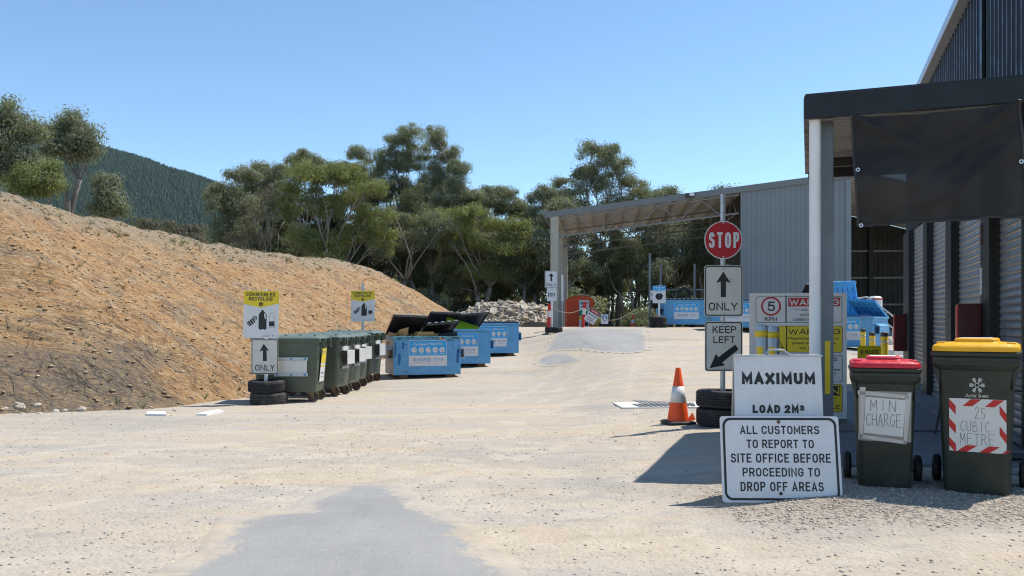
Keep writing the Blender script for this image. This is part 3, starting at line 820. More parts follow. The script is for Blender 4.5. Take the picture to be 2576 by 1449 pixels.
def leaf_mesh(name, C, n_per, cr, ll, lw, matl, rng):
    n = len(C) * n_per
    cen = np.repeat(C, n_per, 0); crr = np.repeat(cr, n_per)
    off = np.clip(rng.normal(0, 1, (n, 3)), -1.7, 1.7) * np.array([.5, .5, .34]) * crr[:, None]
    off[:, 2] -= .10 * crr
    p = cen + off
    # leaves lie like shingles on each puff of foliage: faces look outwards and up, tips hang down
    nrm = off / (crr[:, None] * .5) + np.array([0, 0, .35]) + rng.normal(0, .55, (n, 3)); nrm /= np.linalg.norm(nrm, axis=1)[:, None]
    d = np.stack([rng.normal(0, .55, n), rng.normal(0, .55, n), -np.abs(rng.normal(.8, .4, n))], 1)
    d -= nrm * (d * nrm).sum(1)[:, None]; d /= np.linalg.norm(d, axis=1)[:, None] + 1e-9
    w = np.cross(d, nrm); w /= np.linalg.norm(w, axis=1)[:, None] + 1e-9
    s = rng.uniform(.65, 1.35, n)[:, None]
    l2 = d * ll * s; w2 = w * lw * s * .5
    v = np.stack([p, p + l2 * .45 + w2, p + l2, p + l2 * .45 - w2], 1).reshape(-1, 3)
    me = bpy.data.meshes.new(name)
    me.vertices.add(n * 4); me.vertices.foreach_set('co', v.astype(np.float32).ravel())
    me.loops.add(n * 4); me.loops.foreach_set('vertex_index', np.arange(n * 4, dtype=np.int32))
    me.polygons.add(n); me.polygons.foreach_set('loop_start', (np.arange(n) * 4).astype(np.int32))
    tone = np.clip(np.repeat(rng.uniform(0, 1, len(C)), n_per) * .65 + rng.uniform(0, .35, n), 0, 1)
    at = me.attributes.new('tone', 'FLOAT', 'POINT'); at.data.foreach_set('value', np.repeat(tone, 4).astype(np.float32))
    me.update(calc_edges=True)
    me.materials.append(matl)
    return me
def bend(a, b, rng, k=.12, n=5):
    a, b = Vector(a), Vector(b); ln = (b - a).length
    m1 = Vector(rng.normal(0, k, 3)) * ln
    return [a.lerp(b, t) + m1 * math.sin(t * PI) for t in [i / (n - 1) for i in range(n)]]
TREES = []; STAT = []
def tree(name, label, cat, base, D, lobes, pal, seed, group=None, tr=.16, dens=1.0, ll=.12, lw=.05, per=190, barkm='bark_pale', stems=1, fork=.55, clump=.5, shell=.6, lean=0.0, twigs=True):
    rng = np.random.default_rng(seed)
    b = Vector(base)
    root = thing(name, label, cat, b, 0, group)
    C = []; CR = []; mb = MB()
    lo = min(W(x, y, D).z for x, y, _, _ in lobes)
    cx = np.mean([W(x, y, D).x for x, y, _, _ in lobes])
    top = []
    for s in range(stems):
        f = Vector((b.x + (cx - b.x) * (.5 + lean) + (rng.normal(0, .5) if stems > 1 else 0), b.y + rng.normal(0, .3), b.z + (lo - b.z) * fork + .3 * s))
        pts = bend(b + Vector((rng.normal(0, .25) * (stems > 1), rng.normal(0, .2) * (stems > 1), -.3)), f, rng, .05, 6)
        mb.tube([p - b for p in pts], list(np.linspace(tr * 1.15, tr * .78, 6)), 8)
        top.append(f)
    lob2 = []
    for (x, y, rx, ry) in lobes:          # a main limb per bough, broken into uneven puffs of foliage on side branches
        c0 = W(x, y, D + rng.normal(0, rx * D / F * .5)); a0 = rx * D / F
        f = min(top, key=lambda q: (q - c0).length)
        main = bend(f, c0 - Vector((0, 0, ry * D / F * .35)), rng, .09, 6)
        r1 = tr * .5 * min(1, .5 + a0 * .25)
        mb.tube([p - b for p in main], list(np.linspace(r1, r1 * .35, 6)), 6)
        m = 4
        for q in range(m):
            a = 2 * PI * (q + rng.uniform(0, 1)) / m; k = rng.uniform(.30, .80); e = rng.uniform(.2, .85)
            lob2.append((x + rx * e * math.cos(a), y + ry * e * math.sin(a), rx * k, ry * k * rng.uniform(.8, 1.1), main, r1))
    for (x, y, rx, ry, main, r1) in lob2:
        c = W(x, y, D + rng.normal(0, rx * D / F * .5)); a = rx * D / F; h = ry * D / F
        end = c - Vector((0, 0, h * .2))
        lp = bend(main[3 + int(rng.integers(0, 3))], end, rng, .12, 6)
        r0 = r1 * .5
        mb.tube([p - b for p in lp], list(np.linspace(r0, r0 * .3, 6)), 5)
        nc = max(4, int(dens * 17 * (a * a * h) ** .66 / (clump / .5) ** 2))
        for k in range(nc):
            q = rng.normal(0, 1, 3); q /= np.linalg.norm(q)
            if q[2] < -.45: q[2] *= -.6
            rad = rng.uniform(shell, 1.0)
            p = c + Vector((q[0] * a * rad, q[1] * a * rad, q[2] * h * rad))
            C.append(p - b); CR.append(clump * rng.uniform(.55, 1.45))
            if twigs and k % 2 == 0:
                st = lp[3 + k % 3]
                tp = bend(st, p, rng, .08, 3)
                mb.tube([z - b for z in tp], [r0 * .36, r0 * .24, r0 * .10], 4, cap=False)
    mb.build('trunk', MT[barkm], root, smooth='all')
    STAT.append(len(C) * per); me = leaf_mesh('crown', np.array([tuple(p) for p in C]), per, np.array(CR), ll, lw, LEAF[pal], rng)
    o = bpy.data.objects.new('crown', me); COL.objects.link(o); o.parent = root
    TREES.append(root)
    return root
def bb(x, y, D):
    p = W(x, y, D); return (p.x, p.y, bank_z(p.x, p.y) - .1 if p.x < 0 and float(toe_dist(np.array([[p.x, p.y]]))[0]) > 0 else gz(p.x, p.y))
GT = 'eucalypts standing round the yard'
kw = dict(ll=.085, lw=.034, clump=.34, per=170)
tree('eucalyptus_tree', 'tall dense gum tree cut off by the left edge, on top of the bank', 'tree', bb(30, 475, 24), 24, [(15, 290, 36, 34), (62, 345, 52, 42), (10, 375, 50, 60), (72, 412, 42, 42), (-35, 330, 55, 70), (30, 325, 40, 40), (-20, 420, 50, 50)], 0, 1, GT, .12, 1.5, **kw)
tree('eucalyptus_tree', 'forked gum with open umbrella crown standing on the bank crest before the pine hill', 'tree', bb(152, 482, 26), 26, [(180, 312, 38, 28), (138, 330, 38, 35), (205, 350, 36, 38), (158, 375, 45, 30), (222, 378, 20, 32), (175, 345, 40, 36)], 0, 2, GT, .10, 1.5, stems=2, fork=.6, **kw)
kw = dict(ll=.08, lw=.032, clump=.30, per=150)
tree('shrub', 'bushy olive green shrub under the two gums on the bank crest', 'shrub', bb(105, 490, 22.5), 22.5, [(122, 445, 33, 36), (80, 452, 38, 32), (48, 455, 25, 38), (100, 470, 50, 25)], 1, 3, None, .05, 1.6, **kw)
tree('sapling', 'slim young gum standing alone right of the shrub on the bank crest', 'tree', bb(268, 545, 25), 25, [(270, 460, 23, 25), (272, 493, 22, 24), (252, 518, 26, 18), (285, 522, 26, 18)], 0, 4, None, .04, 1.8, **kw)
tree('shrub', 'low brownish bushes just over the bank crest in front of the pine hill', 'shrub', W(430, 640, 45), 45, [(430, 578, 55, 26), (485, 592, 30, 24), (370, 572, 28, 16), (450, 600, 60, 22)], 3, 5, None, .06, 1.4, clump=.5)

def fb(x, D, z=None):
    X = (x - HX) / F * D
    return (X, D, .8 if z is None else z)
tree('eucalyptus_tree', 'rounded dark gum at the left end of the main wood beside the pine hill', 'tree', fb(575, 49), 49, [(592, 447, 40, 33), (560, 490, 36, 34), (602, 512, 50, 36), (552, 552, 34, 45), (565, 605, 42, 40), (610, 570, 45, 45)], 0, 6, GT, .17, 1.3)
tree('eucalyptus_tree', 'thin domed gum showing sky through it, second from the left of the wood', 'tree', fb(645, 52), 52, [(652, 432, 38, 27), (695, 442, 33, 32), (625, 452, 27, 27), (682, 490, 42, 36), (650, 480, 38, 30)], 0, 7, GT, .15, .9)
tree('dead_tree', 'grey half dead tree with bare pale limbs among the leafy gums', 'tree', fb(700, 45), 45, [(640, 545, 45, 48), (620, 585, 42, 40), (670, 500, 35, 50), (600, 620, 40, 30)], 3, 8, GT, .11, .8, barkm='bark_pale', per=40, fork=.35)
tree('eucalyptus_tree', 'big spreading bright green gum, widest crown left of centre', 'tree', fb(770, 46), 46, [(800, 440, 62, 40), (850, 428, 58, 38), (765, 470, 46, 36), (900, 480, 56, 42), (835, 515, 60, 34), (945, 545, 40, 48), (890, 590, 62, 42), (775, 600, 50, 36), (722, 515, 36, 44), (958, 600, 30, 40), (820, 640, 60, 40)], 1, 9, GT, .2, 1.05, fork=.3)
tree('eucalyptus_tree', 'small round gum crown poking up above the bright spreading one', 'tree', fb(758, 55), 55, [(758, 400, 25, 21), (785, 405, 25, 18), (740, 440, 35, 35), (700, 480, 40, 40)], 0, 10, GT, .14, 1.0)
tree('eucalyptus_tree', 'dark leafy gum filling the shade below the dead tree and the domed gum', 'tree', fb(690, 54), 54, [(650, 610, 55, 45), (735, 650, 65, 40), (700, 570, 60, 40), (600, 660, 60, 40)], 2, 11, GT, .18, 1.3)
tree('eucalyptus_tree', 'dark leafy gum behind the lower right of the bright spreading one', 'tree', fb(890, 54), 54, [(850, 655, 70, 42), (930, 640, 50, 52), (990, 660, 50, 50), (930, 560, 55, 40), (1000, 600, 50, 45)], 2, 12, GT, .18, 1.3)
tree('eucalyptus_tree', 'narrow gum rising between the spreading one and the tallest clump', 'tree', fb(905, 62), 62, [(898, 388, 27, 30), (888, 425, 34, 28), (925, 440, 28, 38), (905, 470, 40, 30)], 0, 13, GT, .15, 1.1)
tree('eucalyptus_tree', 'tall broad grey green gum, left half of the tallest clump', 'tree', fb(1015, 60), 60, [(985, 370, 40, 34), (1032, 348, 42, 30), (958, 415, 28, 38), (1018, 415, 46, 40), (1060, 400, 26, 38), (990, 478, 58, 40), (1050, 500, 50, 40), (1030, 555, 60, 36)], 0, 14, GT, .2, 1.25)
tree('eucalyptus_tree', 'tallest slender gum, right half of the tallest clump, top near the sky', 'tree', fb(1110, 59), 59, [(1097, 342, 26, 28), (1108, 385, 30, 34), (1098, 430, 36, 34), (1132, 385, 13, 22), (1125, 440, 25, 28), (1110, 480, 45, 30)], 0, 15, GT, .16, 1.0)
tree('eucalyptus_tree', 'small gum with two round tufts just right of the tallest one', 'tree', fb(1150, 56), 56, [(1142, 420, 13, 16), (1160, 428, 15, 20), (1148, 462, 22, 22), (1175, 490, 32, 26), (1130, 505, 38, 30)], 0, 16, GT, .11, 1.1)
tree('eucalyptus_tree', 'leaning gum with pale limbs reaching right over the bank end', 'tree', fb(962, 50.5), 50.5, [(1060, 562, 48, 32), (1000, 548, 38, 28), (1105, 570, 40, 28), (962, 625, 30, 24), (1040, 600, 45, 22)], 0, 17, GT, .19, .75, barkm='bark_pale', fork=.62, lean=.3)
tree('eucalyptus_tree', 'broad bright green gum with several trunks behind the rubble heap', 'tree', fb(1195, 52), 52, [(1200, 560, 66, 40), (1262, 572, 56, 36), (1150, 550, 46, 32), (1300, 608, 42, 42), (1240, 625, 66, 33), (1180, 612, 46, 36), (1315, 655, 30, 30), (1128, 600, 36, 28), (1275, 692, 28, 20), (1215, 680, 36, 24)], 1, 18, GT, .17, 1.0, stems=3, fork=.62)
tree('eucalyptus_tree', 'rounded gum crown behind the multi trunked one, left of the shed roof end', 'tree', fb(1250, 62), 62, [(1257, 498, 44, 36), (1225, 492, 36, 28), (1292, 522, 38, 38), (1150, 505, 44, 36), (1192, 520, 48, 38), (1240, 545, 50, 36)], 0, 19, GT, .18, 1.3)
tree('eucalyptus_tree', 'thin see through gum just left of the shed column', 'tree', fb(1350, 56), 56, [(1345, 508, 24, 36), (1370, 488, 24, 28), (1348, 575, 28, 36), (1388, 560, 18, 36), (1330, 620, 28, 40), (1370, 640, 28, 40)], 0, 20, GT, .12, .75)
tree('eucalyptus_tree', 'largest gum rising behind the shed roof, twin headed crown', 'tree', fb(1505, 54), 54, [(1488, 383, 33, 30), (1527, 378, 24, 24), (1470, 430, 28, 24), (1497, 440, 38, 32), (1560, 415, 24, 34), (1532, 470, 46, 38), (1592, 460, 38, 34), (1622, 492, 38, 28), (1460, 490, 38, 34), (1560, 520, 60, 34)], 0, 21, GT, .2, 1.0)
tree('eucalyptus_tree', 'gum whose low crown fills the gap between shed column top and twin headed gum', 'tree', fb(1425, 58), 58, [(1420, 478, 33, 34), (1398, 512, 28, 38), (1440, 530, 38, 34), (1410, 560, 36, 36)], 0, 22, GT, .15, 1.15)
tree('eucalyptus_tree', 'small gum top peeking over the middle of the shed roof', 'tree', fb(1665, 58), 58, [(1662, 492, 28, 18), (1685, 490, 14, 16), (1640, 520, 40, 26), (1700, 530, 40, 26)], 0, 23, GT, .14, 1.2)
tree('eucalyptus_tree', 'mid height gum closing the belt between the tallest clump and the rounded crown', 'tree', fb(1120, 64), 64, [(1110, 530, 50, 40), (1160, 540, 45, 40), (1070, 540, 50, 45), (1200, 560, 50, 40)], 0, 41, GT, .16, 1.1)
tree('eucalyptus_tree', 'gum with a flat olive crown filling the belt left of the shed column', 'tree', fb(1320, 64), 64, [(1310, 560, 40, 34), (1340, 545, 36, 34), (1290, 600, 45, 40), (1360, 600, 40, 40)], 0, 42, GT, .15, 1.0)
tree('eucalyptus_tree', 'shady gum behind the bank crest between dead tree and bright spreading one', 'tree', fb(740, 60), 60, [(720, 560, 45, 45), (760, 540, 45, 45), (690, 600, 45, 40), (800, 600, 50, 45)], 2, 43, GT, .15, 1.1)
for i, (px, D, lobs, pal, lab) in enumerate((
    (680, 58, [(660, 520, 50, 45), (710, 500, 45, 40), (640, 580, 50, 50), (700, 600, 60, 45)], 0, 'grey green gum behind the pale dead tree, filling the belt there'),
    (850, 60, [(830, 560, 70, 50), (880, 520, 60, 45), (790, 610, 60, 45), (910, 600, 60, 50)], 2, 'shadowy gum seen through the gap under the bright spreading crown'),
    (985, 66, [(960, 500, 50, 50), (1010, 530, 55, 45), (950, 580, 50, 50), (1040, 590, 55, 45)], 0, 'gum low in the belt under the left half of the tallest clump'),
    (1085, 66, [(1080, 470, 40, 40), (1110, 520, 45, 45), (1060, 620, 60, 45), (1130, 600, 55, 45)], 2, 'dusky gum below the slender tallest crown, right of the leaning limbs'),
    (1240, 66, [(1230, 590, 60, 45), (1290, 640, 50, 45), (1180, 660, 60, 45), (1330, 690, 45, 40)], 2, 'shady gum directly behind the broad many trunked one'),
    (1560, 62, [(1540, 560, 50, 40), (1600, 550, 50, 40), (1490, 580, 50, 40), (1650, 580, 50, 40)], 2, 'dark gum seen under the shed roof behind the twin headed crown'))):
    tree('eucalyptus_tree', lab, 'tree', fb(px, D), D, lobs, pal, 60 + i, GT, .15, .9)
# slim woodland trees behind, copied in a loop
protos = []
def slim(seed, label):
    rg = np.random.default_rng(seed)
    D = 50.0; lob = []
    for k in range(9):
        lob.append((HX + rg.normal(0, 38), 560 + k * 17 + rg.normal(0, 10), rg.uniform(22, 36), rg.uniform(18, 30)))
    return tree('woodland_tree', label, 'tree', (0, D, .8), D, lob, 2 if seed % 2 else 0, seed, 'slim trees in the wood behind', .13, .8, stems=1 + seed % 2, fork=.85)
WL = 'slim dark trunked tree standing deep in the shady wood behind the yard'
protos = [slim(101, WL), slim(102, WL), slim(103, WL), slim(104, WL)]
spots = []
rg = np.random.default_rng(77)
for i, px in enumerate(np.linspace(1070, 1900, 34)):
    D = [53, 58, 63, 55, 68][i % 5] + rg.uniform(-1.5, 1.5)
    spots.append((px + rg.uniform(-10, 10), D))
for px in (620, 700, 790, 880, 960, 1040): spots.append((px, 66))
for i, (px, D) in enumerate(spots):
    o = protos[i] if i < 4 else copy_tree(protos[i % 4])
    o.location = ((px - HX) / F * D, D, .6)
    o.rotation_euler = (0, 0, rg.uniform(0, 6.28))
    k = rg.uniform(.82, 1.25); o.scale = (k, k, k * rg.uniform(.9, 1.1))
# low understorey shrubs
us = tree('understorey_shrub', 'leafy green shrub in the understorey at the edge of the wood', 'shrub', (0, 46, .9), 46, [(HX, 790, 50, 30), (HX - 35, 800, 40, 26), (HX + 40, 805, 40, 24), (HX + 5, 770, 34, 22)], 0, 31, 'understorey shrubs at the edge of the wood', .03, 1.3, ll=.15, lw=.06)
for i, px in enumerate([1105, 1170, 1235, 1290, 1350, 1440, 1600, 1625, 1650, 1700, 1760, 1810, 640, 720, 800, 880, 950, 1010, 1060]):
    o = us if i == 0 else copy_tree(us)
    kk = .55 if 1590 < px < 1660 else 1
    D = (51.5 if px < 1400 else 47.5) + rg.uniform(0, 8) if px > 1100 else 50 + rg.uniform(0, 4)
    o.location = ((px - HX) / F * D, D, .85 if px > 1100 else 1.6)
    o.rotation_euler = (0, 0, rg.uniform(0, 6.28)); k = rg.uniform(.8, 1.5); o.scale = (k * 1.2 * kk, k * kk, k * kk)
# the wood beyond, one mass
n = 2600
Cx = np.stack([rg.uniform(-46, 46, n), rg.uniform(70, 84, n), np.abs(rg.normal(0, 1, n)) * 5.0 + .5], 1)
Cx[:, 2] = np.minimum(Cx[:, 2], 11.0 - 3.0 * rg.uniform(0, 1, n))
me = leaf_mesh('far_wood', Cx, 60, np.full(n, 1.25), .3, .12, LEAF[2], rg)
o = bpy.data.objects.new('far_wood', me); COL.objects.link(o)
tag(o, 'dark far wood closing the view between the nearer trunks', 'woodland', kind='stuff')
# dry grass tufts along the crest and the toe
GR = tone_mat('dry_grass', [(.30, .26, .13), (.22, .24, .09), (.36, .31, .18), (.18, .22, .08)], .8)
mbv = []; mbf = []; tn = []
def tuft(x, y, z, h, n):
    t = random.random()
    for k in range(n):
        a = random.uniform(0, 6.28); r = random.uniform(0, h * .35); l = h * random.uniform(.5, 1.2); ox, oy = x + r*math.cos(a), y + r*math.sin(a)
        lx, ly = ox + l*.5*math.cos(a), oy + l*.5*math.sin(a); b0 = len(mbv); w = .006 + h * .012
        mbv.extend([(ox - w, oy, z), (ox + w, oy, z), (lx, ly, z + l)]); mbf.append((b0, b0+1, b0+2)); tn.extend([min(1, max(0, t + random.uniform(-.2, .2)))] * 3)
cnt = 0
while cnt < 420:
    x = random.uniform(-14, -2.5); y = random.uniform(13, 42); d = float(toe_dist(np.array([[x, y]]))[0])
    if d <= 0: continue
    rel = d * .66 / (interp(y, CAP) - gz(x, y) * .6)
    if not (.8 < rel < 1.5): continue
    if noise.noise((x * .6, y * .6, 2)) < -.05: continue
    tuft(x, y, drop(x, y) - .02, random.uniform(.06, .17), 14); cnt += 1
for i in range(70):
    x = random.uniform(-10, -4.6); y = random.uniform(11.5, 22); d = float(toe_dist(np.array([[x, y]]))[0])
    if d > -.3: tuft(x, y, drop(x, y) - .01, random.uniform(.05, .14), 10)
me = bpy.data.meshes.new('dry_grass'); me.from_pydata(mbv, [], mbf); at = me.attributes.new('tone', 'FLOAT', 'POINT'); at.data.foreach_set('value', np.array(tn, np.float32))
me.materials.append(GR); o = bpy.data.objects.new('dry_grass', me); COL.objects.link(o)
tag(o, 'straw coloured dry grass tufts growing along the crest of the bank', 'grass', kind='stuff')
# ------------------------------------------------------------------ signs
def mapper(cx, cy, D, conv, kx=1.0):
    """photo crop pixel -> local metres on a sign whose centre is (cx, cy)"""
    s = F / D
    def f(u, v):
        x, y = conv(u, v)
        return ((x - cx) / s * kx, (cy - y) / s)
    return f
def crop(x0, y0, k):
    return lambda u, v: ((x0 + u / k) / 1.4907, (y0 + v / k) / 1.4907)
def arrow_sign(parent, name, panel, f, D, y, matl, arrow, texts, border=True, t=.003, roll=0, bold=.012):
    (u0, v0, u1, v1) = panel
    ax, az = f(u0, v1); bx_, bz = f(u1, v0)
    w, h = bx_ - ax, bz - az; cx, cz = (ax + bx_) / 2, (az + bz) / 2
    r = min(w, h) * .07
    p = MB().prism(rrect(cx, cz, w, h, r), y, y + t).build(name, matl, parent)
    MB().flat(rrect(cx, cz, w * .995, h * .995, r), y + t + .001).build('back_face', MT['sign_back'], p) if False else None
    if border:
        b = MB(); q = w * .016; th = w * .028
        b.ring(rrect(cx, cz, w - 2*q, h - 2*q, r * .9), rrect(cx, cz, w - 2*q - 2*th, h - 2*q - 2*th, r * .7), y - .0012)
        b.build('border', MT['sign_black'], p)
    if arrow:
        MB().flat([f(*q) for q in arrow], y - .0015).build('arrow', MT['sign_black'], p)
    if texts:
        for (s, u0, u1, v0, v1) in texts:
            x0, z1 = f(u0, v0); x1, z0 = f(u1, v1); mb = MB()
            put_text(mb, s, x0, x1, z0, z1, y - .0015, bold); mb.build('lettering', MT['sign_black'], p)
    for zz in (cz + h * .44, cz - h * .44):
        MB().prism(circ(cx, zz, .011, 10), y - .005, y - .001).build('bolt', MT['galv'], p)
    return p
def tyre_mesh(Rr, wd):
    ri = Rr * .6; h = wd
    pr = [(ri, .02*h), (ri + .02, 0), (Rr * .86, .0), (Rr * .96, .06*h), (Rr, .18*h)]
    for k in range(4):
        z = .24 + k * .15
        pr += [(Rr, (z - .012)*h + .0), (Rr - .010, z*h), (Rr - .010, (z + .03)*h), (Rr, (z + .042)*h)]
    pr += [(Rr, .82*h), (Rr * .96, .94*h), (Rr * .86, h), (ri + .02, h), (ri, .98*h), (ri - .012, .9*h), (ri + .03, .75*h), (ri + .03, .25*h), (ri - .012, .1*h)]
    return MB().lathe(pr, 40, closed=True)
_ty = {}
def tyre(label, loc, Rr=.325, wd=.21, rot=(0, 0, 0), group=None, m='tyre'):
    k = (Rr, wd, m)
    if k in _ty:
        o = _ty[k].copy(); COL.objects.link(o)
    else:
        o = tyre_mesh(Rr, wd).build('car_tyre', MT[m], smooth=40); _ty[k] = o
    o.location = loc; o.rotation_euler = rot
    for q in ('group',):
        if q in o: del o[q]
    return tag(o, label, 'tyre', group)

# --- stop sign post on stacked tyres
D = 10.0; c4 = crop(2400, 700, 1.449)
st = thing('sign_post', 'tall galvanised post with stop sign, arrow ONLY and KEEP LEFT plates beside the cone', 'sign', (W(1820, HY, D).x, D, 0))
f = mapper(1820, HY + CZ * F / D, D, c4)
MB().tube([(0, .035, .02), (0, .035, 2.80)], .030, 14).build('post', MT['galv'], st, smooth=True)
cx, cz = f(453, 290); rr = (f(556, 290)[0] - f(350, 290)[0]) / 2
p = MB().prism(circ(cx, cz, rr, 48), 0, .003).build('stop_sign', MT['sign_white'], st)
MB().flat(circ(cx, cz, rr * .955, 48), -.0012).build('red_face', MT['sign_red'], p)
mb = MB(); x0, z1 = f(374, 248); x1, z0 = f(533, 333); put_text(mb, 'STOP', x0, x1, z0, z1, -.0028, .014); mb.build('lettering', MT['sign_white'], p)
for v in (197, 381): MB().prism(circ(*f(453, v), .011, 10), -.005, -.001).build('bolt', MT['galv'], p)
arrow_sign(st, 'arrow_sign', (350, 428, 560, 705), f, D, 0, MT['sign_cream'], [(453, 462), (492, 522), (467, 516), (467, 600), (439, 600), (439, 516), (413, 522)], [('ONLY', 373, 530, 630, 672)])
g2 = crop(2400, 1040, 4.026); f2 = mapper(1820, HY + CZ * F / D, D, g2)
kp = arrow_sign(st, 'keep_left_sign', (352, 732, 557, 1003), f, D, -.002, MT['sign_cream'], None, [('KEEP', 394, 522, 758, 795), ('LEFT', 398, 516, 813, 850)])
MB().flat([f2(1437, 1015), f2(1490, 1085), f2(1237, 1290), f2(1270, 1310), f2(1275, 1330), f2(1050, 1370), f2(1140, 1165), f2(1160, 1168), f2(1180, 1208)], -.0037).build('arrow', MT['sign_black'], kp)
bx0 = W(1820, HY, D).x
tyre('upper tyre of the two stacked round the stop sign post', (bx0 + .0, D + .02, .215), .325, .21, (0, R(1.5), .4))
tyre('lower tyre of the two stacked round the stop sign post', (bx0 + .015, D + .02, .0), .335, .215)

# --- commingled recycling post, left foreground
D = 14.1; c1 = crop(880, 1040, 2.683)
g0 = G(672, 1016); D = g0.y
zb = g0.z
cm = thing('sign_post', 'nearer yellow and white recycling sign with ONLY arrow plate below, standing on two tyres', 'sign', (W(668, HY, D).x, D, zb), R(-3))
f = mapper(668, HY + (CZ - zb) * F / D, D, c1)
MB().tube([(0, .03, .02), (-.01, .03, f(265, 122)[1])], .032, 12).build('post', MT['white_paint'], cm, smooth=True)
def commingled(parent, f, q, D):
    """panel drawn with q: local photo pixels of the near sign -> pixels"""
    k = lambda u, v: f(*q(u, v))
    ax, az = k(98, 612); bx_, bz = k(458, 137)
    p = MB().prism(rrect((ax+bx_)/2, (az+bz)/2, bx_-ax, bz-az, .012, 3), 0, .003).build('recycling_panel', MT['sign_white'], parent)
    MB().flat([k(98, 137), k(458, 137), k(458, 262), k(275, 305), k(98, 272)], -.001).build('yellow_header', MT['sign_yellow'], p)
    for s, u0, u1, v0, v1 in (('COMMINGLED', 122, 420, 153, 192), ('RECYCLING', 150, 392, 199, 237)):
        x0, z1 = k(u0, v0); x1, z0 = k(u1, v1); mb = MB(); put_text(mb, s, x0, x1, z0, z1, -.0024, th=.2); mb.build('lettering', MT['sign_black'], p)
    mb = MB()
    for a in (90, 210, 330):      # three chasing arrows
        def rt(x, z):
            t = R(a - 90); X, Z = x*math.cos(t) - z*math.sin(t), x*math.sin(t) + z*math.cos(t)
            return k(274 + X, 270 - Z)
        mb.flat([rt(-13, 22), rt(5, 22), rt(12, 12), rt(17, 15), rt(11, -1), rt(-3, 2), rt(3, 6), rt(-2, 12), rt(-8, 12), rt(-14, 4), rt(-20, 9)], -.0024)
    mb.build('recycling_symbol', MT['sign_black'], p)
    mb = MB()
    mb.flat([k(280, 330), k(304, 330), k(306, 345), k(326, 358), k(336, 378), k(336, 515), k(330, 526), k(312, 526), k(302, 520), k(285, 527), k(262, 526), k(254, 515), k(254, 380), k(262, 360), k(279, 345)], -.0012)
    mb.build('milk_bottle', MT['sign_black'], p)
    MB().flat([k(308, 364), k(320, 362), k(328, 375), k(328, 415), k(318, 418)], -.0026).build('milk_bottle_handle', MT['sign_white'], p)
    mb = MB()
    o = [k(370, 360), k(402, 360), k(404, 385), k(421, 420), k(421, 508), k(360, 508), k(360, 420), k(369, 385)]
    cxx = sum(a for a, b in o)/8; czz = sum(b for a, b in o)/8
    mb.ring(o, [(cxx + (a-cxx)*.91, czz + (b-czz)*.96) for a, b in o], -.0012)
    mb.flat([k(362, 442), k(415, 440), k(415, 490), k(362, 492)], -.0014)
    mb.build('glass_bottle', MT['sign_black'], p)
    mb = MB()      # tilted can: three bands and a lid ring
    t = R(38)
    def cn(x, z): return k(188 + x*math.cos(t) - z*math.sin(t), 446 - (x*math.sin(t) + z*math.cos(t)))
    for a, b in ((-52, -42), (-38, -20), (-15, 5), (10, 24)):
        mb.flat([cn(a, 26), cn(b, 26), cn(b - 3, 0), cn(b, -26), cn(a, -26), cn(a - 3, 0)], -.0012)
    C0 = [k(215 + 24*math.cos(q), 412 + 24*math.sin(q)) for q in [2*PI*i/20 for i in range(20)]]
    C1 = [k(215 + 16*math.cos(q), 412 + 16*math.sin(q)) for q in [2*PI*i/20 for i in range(20)]]
    C2 = [k(215 + 9*math.cos(q), 412 + 9*math.sin(q)) for q in [2*PI*i/20 for i in range(20)]]
    mb.ring(C0, C1, -.0014); mb.flat(C2, -.0016)
    mb.build('can', MT['sign_black'], p)
    mb = MB()
    mb.flat([k(390, 575), k(412, 577), k(402, 600)], -.0012); mb.flat([k(284, 588), k(304, 584), k(300, 600), k(290, 604)], -.0012)
    for v in (583, 594): mb.flat([k(318, v), k(375, v), k(375, v+4), k(318, v+4)], -.0012)
    mb.flat([k(415, 586), k(440, 587), k(440, 591), k(415, 590)], -.0012)
    mb.build('logos', MT['ink_grey'], p)
    MB().prism(circ(*k(265, 195), .014, 10), -.006, -.001).build('bolt', MT['galv'], p)
    return p
pn = commingled(cm, f, lambda u, v: (u, v), D)
pn.rotation_euler = (0, R(1.2), 0); pn.location = (-.02, -.004, 0)
pn.location.x -= math.sin(R(1.2)) * 1.6 - .0
op = arrow_sign(cm, 'arrow_sign', (165, 620, 440, 975), f, D, -.004, MT['sign_cream'], [(293, 668), (350, 740), (322, 733), (325, 842), (285, 842), (283, 735), (248, 746)], [('ONLY', 205, 405, 880, 938)])
bx1 = W(672, HY, D).x
tyre('upper tyre under the nearer recycling sign', (bx1, D, zb + .212), .325, .205, (R(1), R(-1.5), 1))
tyre('lower dusty tyre under the nearer recycling sign', (bx1 + .03, D + .01, zb), .325, .205, (0, 0, 2), m='tyre_dusty')

# --- second commingled sign, behind the row of green bins
D = 19.6
zz = drop(W(912, HY, D).x, D) if toe_dist(np.array([[W(912, HY, D).x, D]]))[0] > 0 else gz(W(912, HY, D).x, D)
c2 = thing('sign_post', 'farther yellow and white recycling sign on a square post behind the green bins', 'sign', (W(912, HY, D).x, D, zz), R(2))
f = mapper(912, HY + (CZ - zz) * F / D, D, c1)
MB().box((0, .035, (f(1288, 58)[1]) / 2), (.055, .055, f(1288, 58)[1])).build('post', MT['galv'], c2, bevel=.006)
kx = (1410 - 1172) / 360.0; kz = (445 - 135) / 475.0
commingled(c2, f, lambda u, v: (1172 + (u - 98) * kx, 135 + (v - 137) * kz), D)

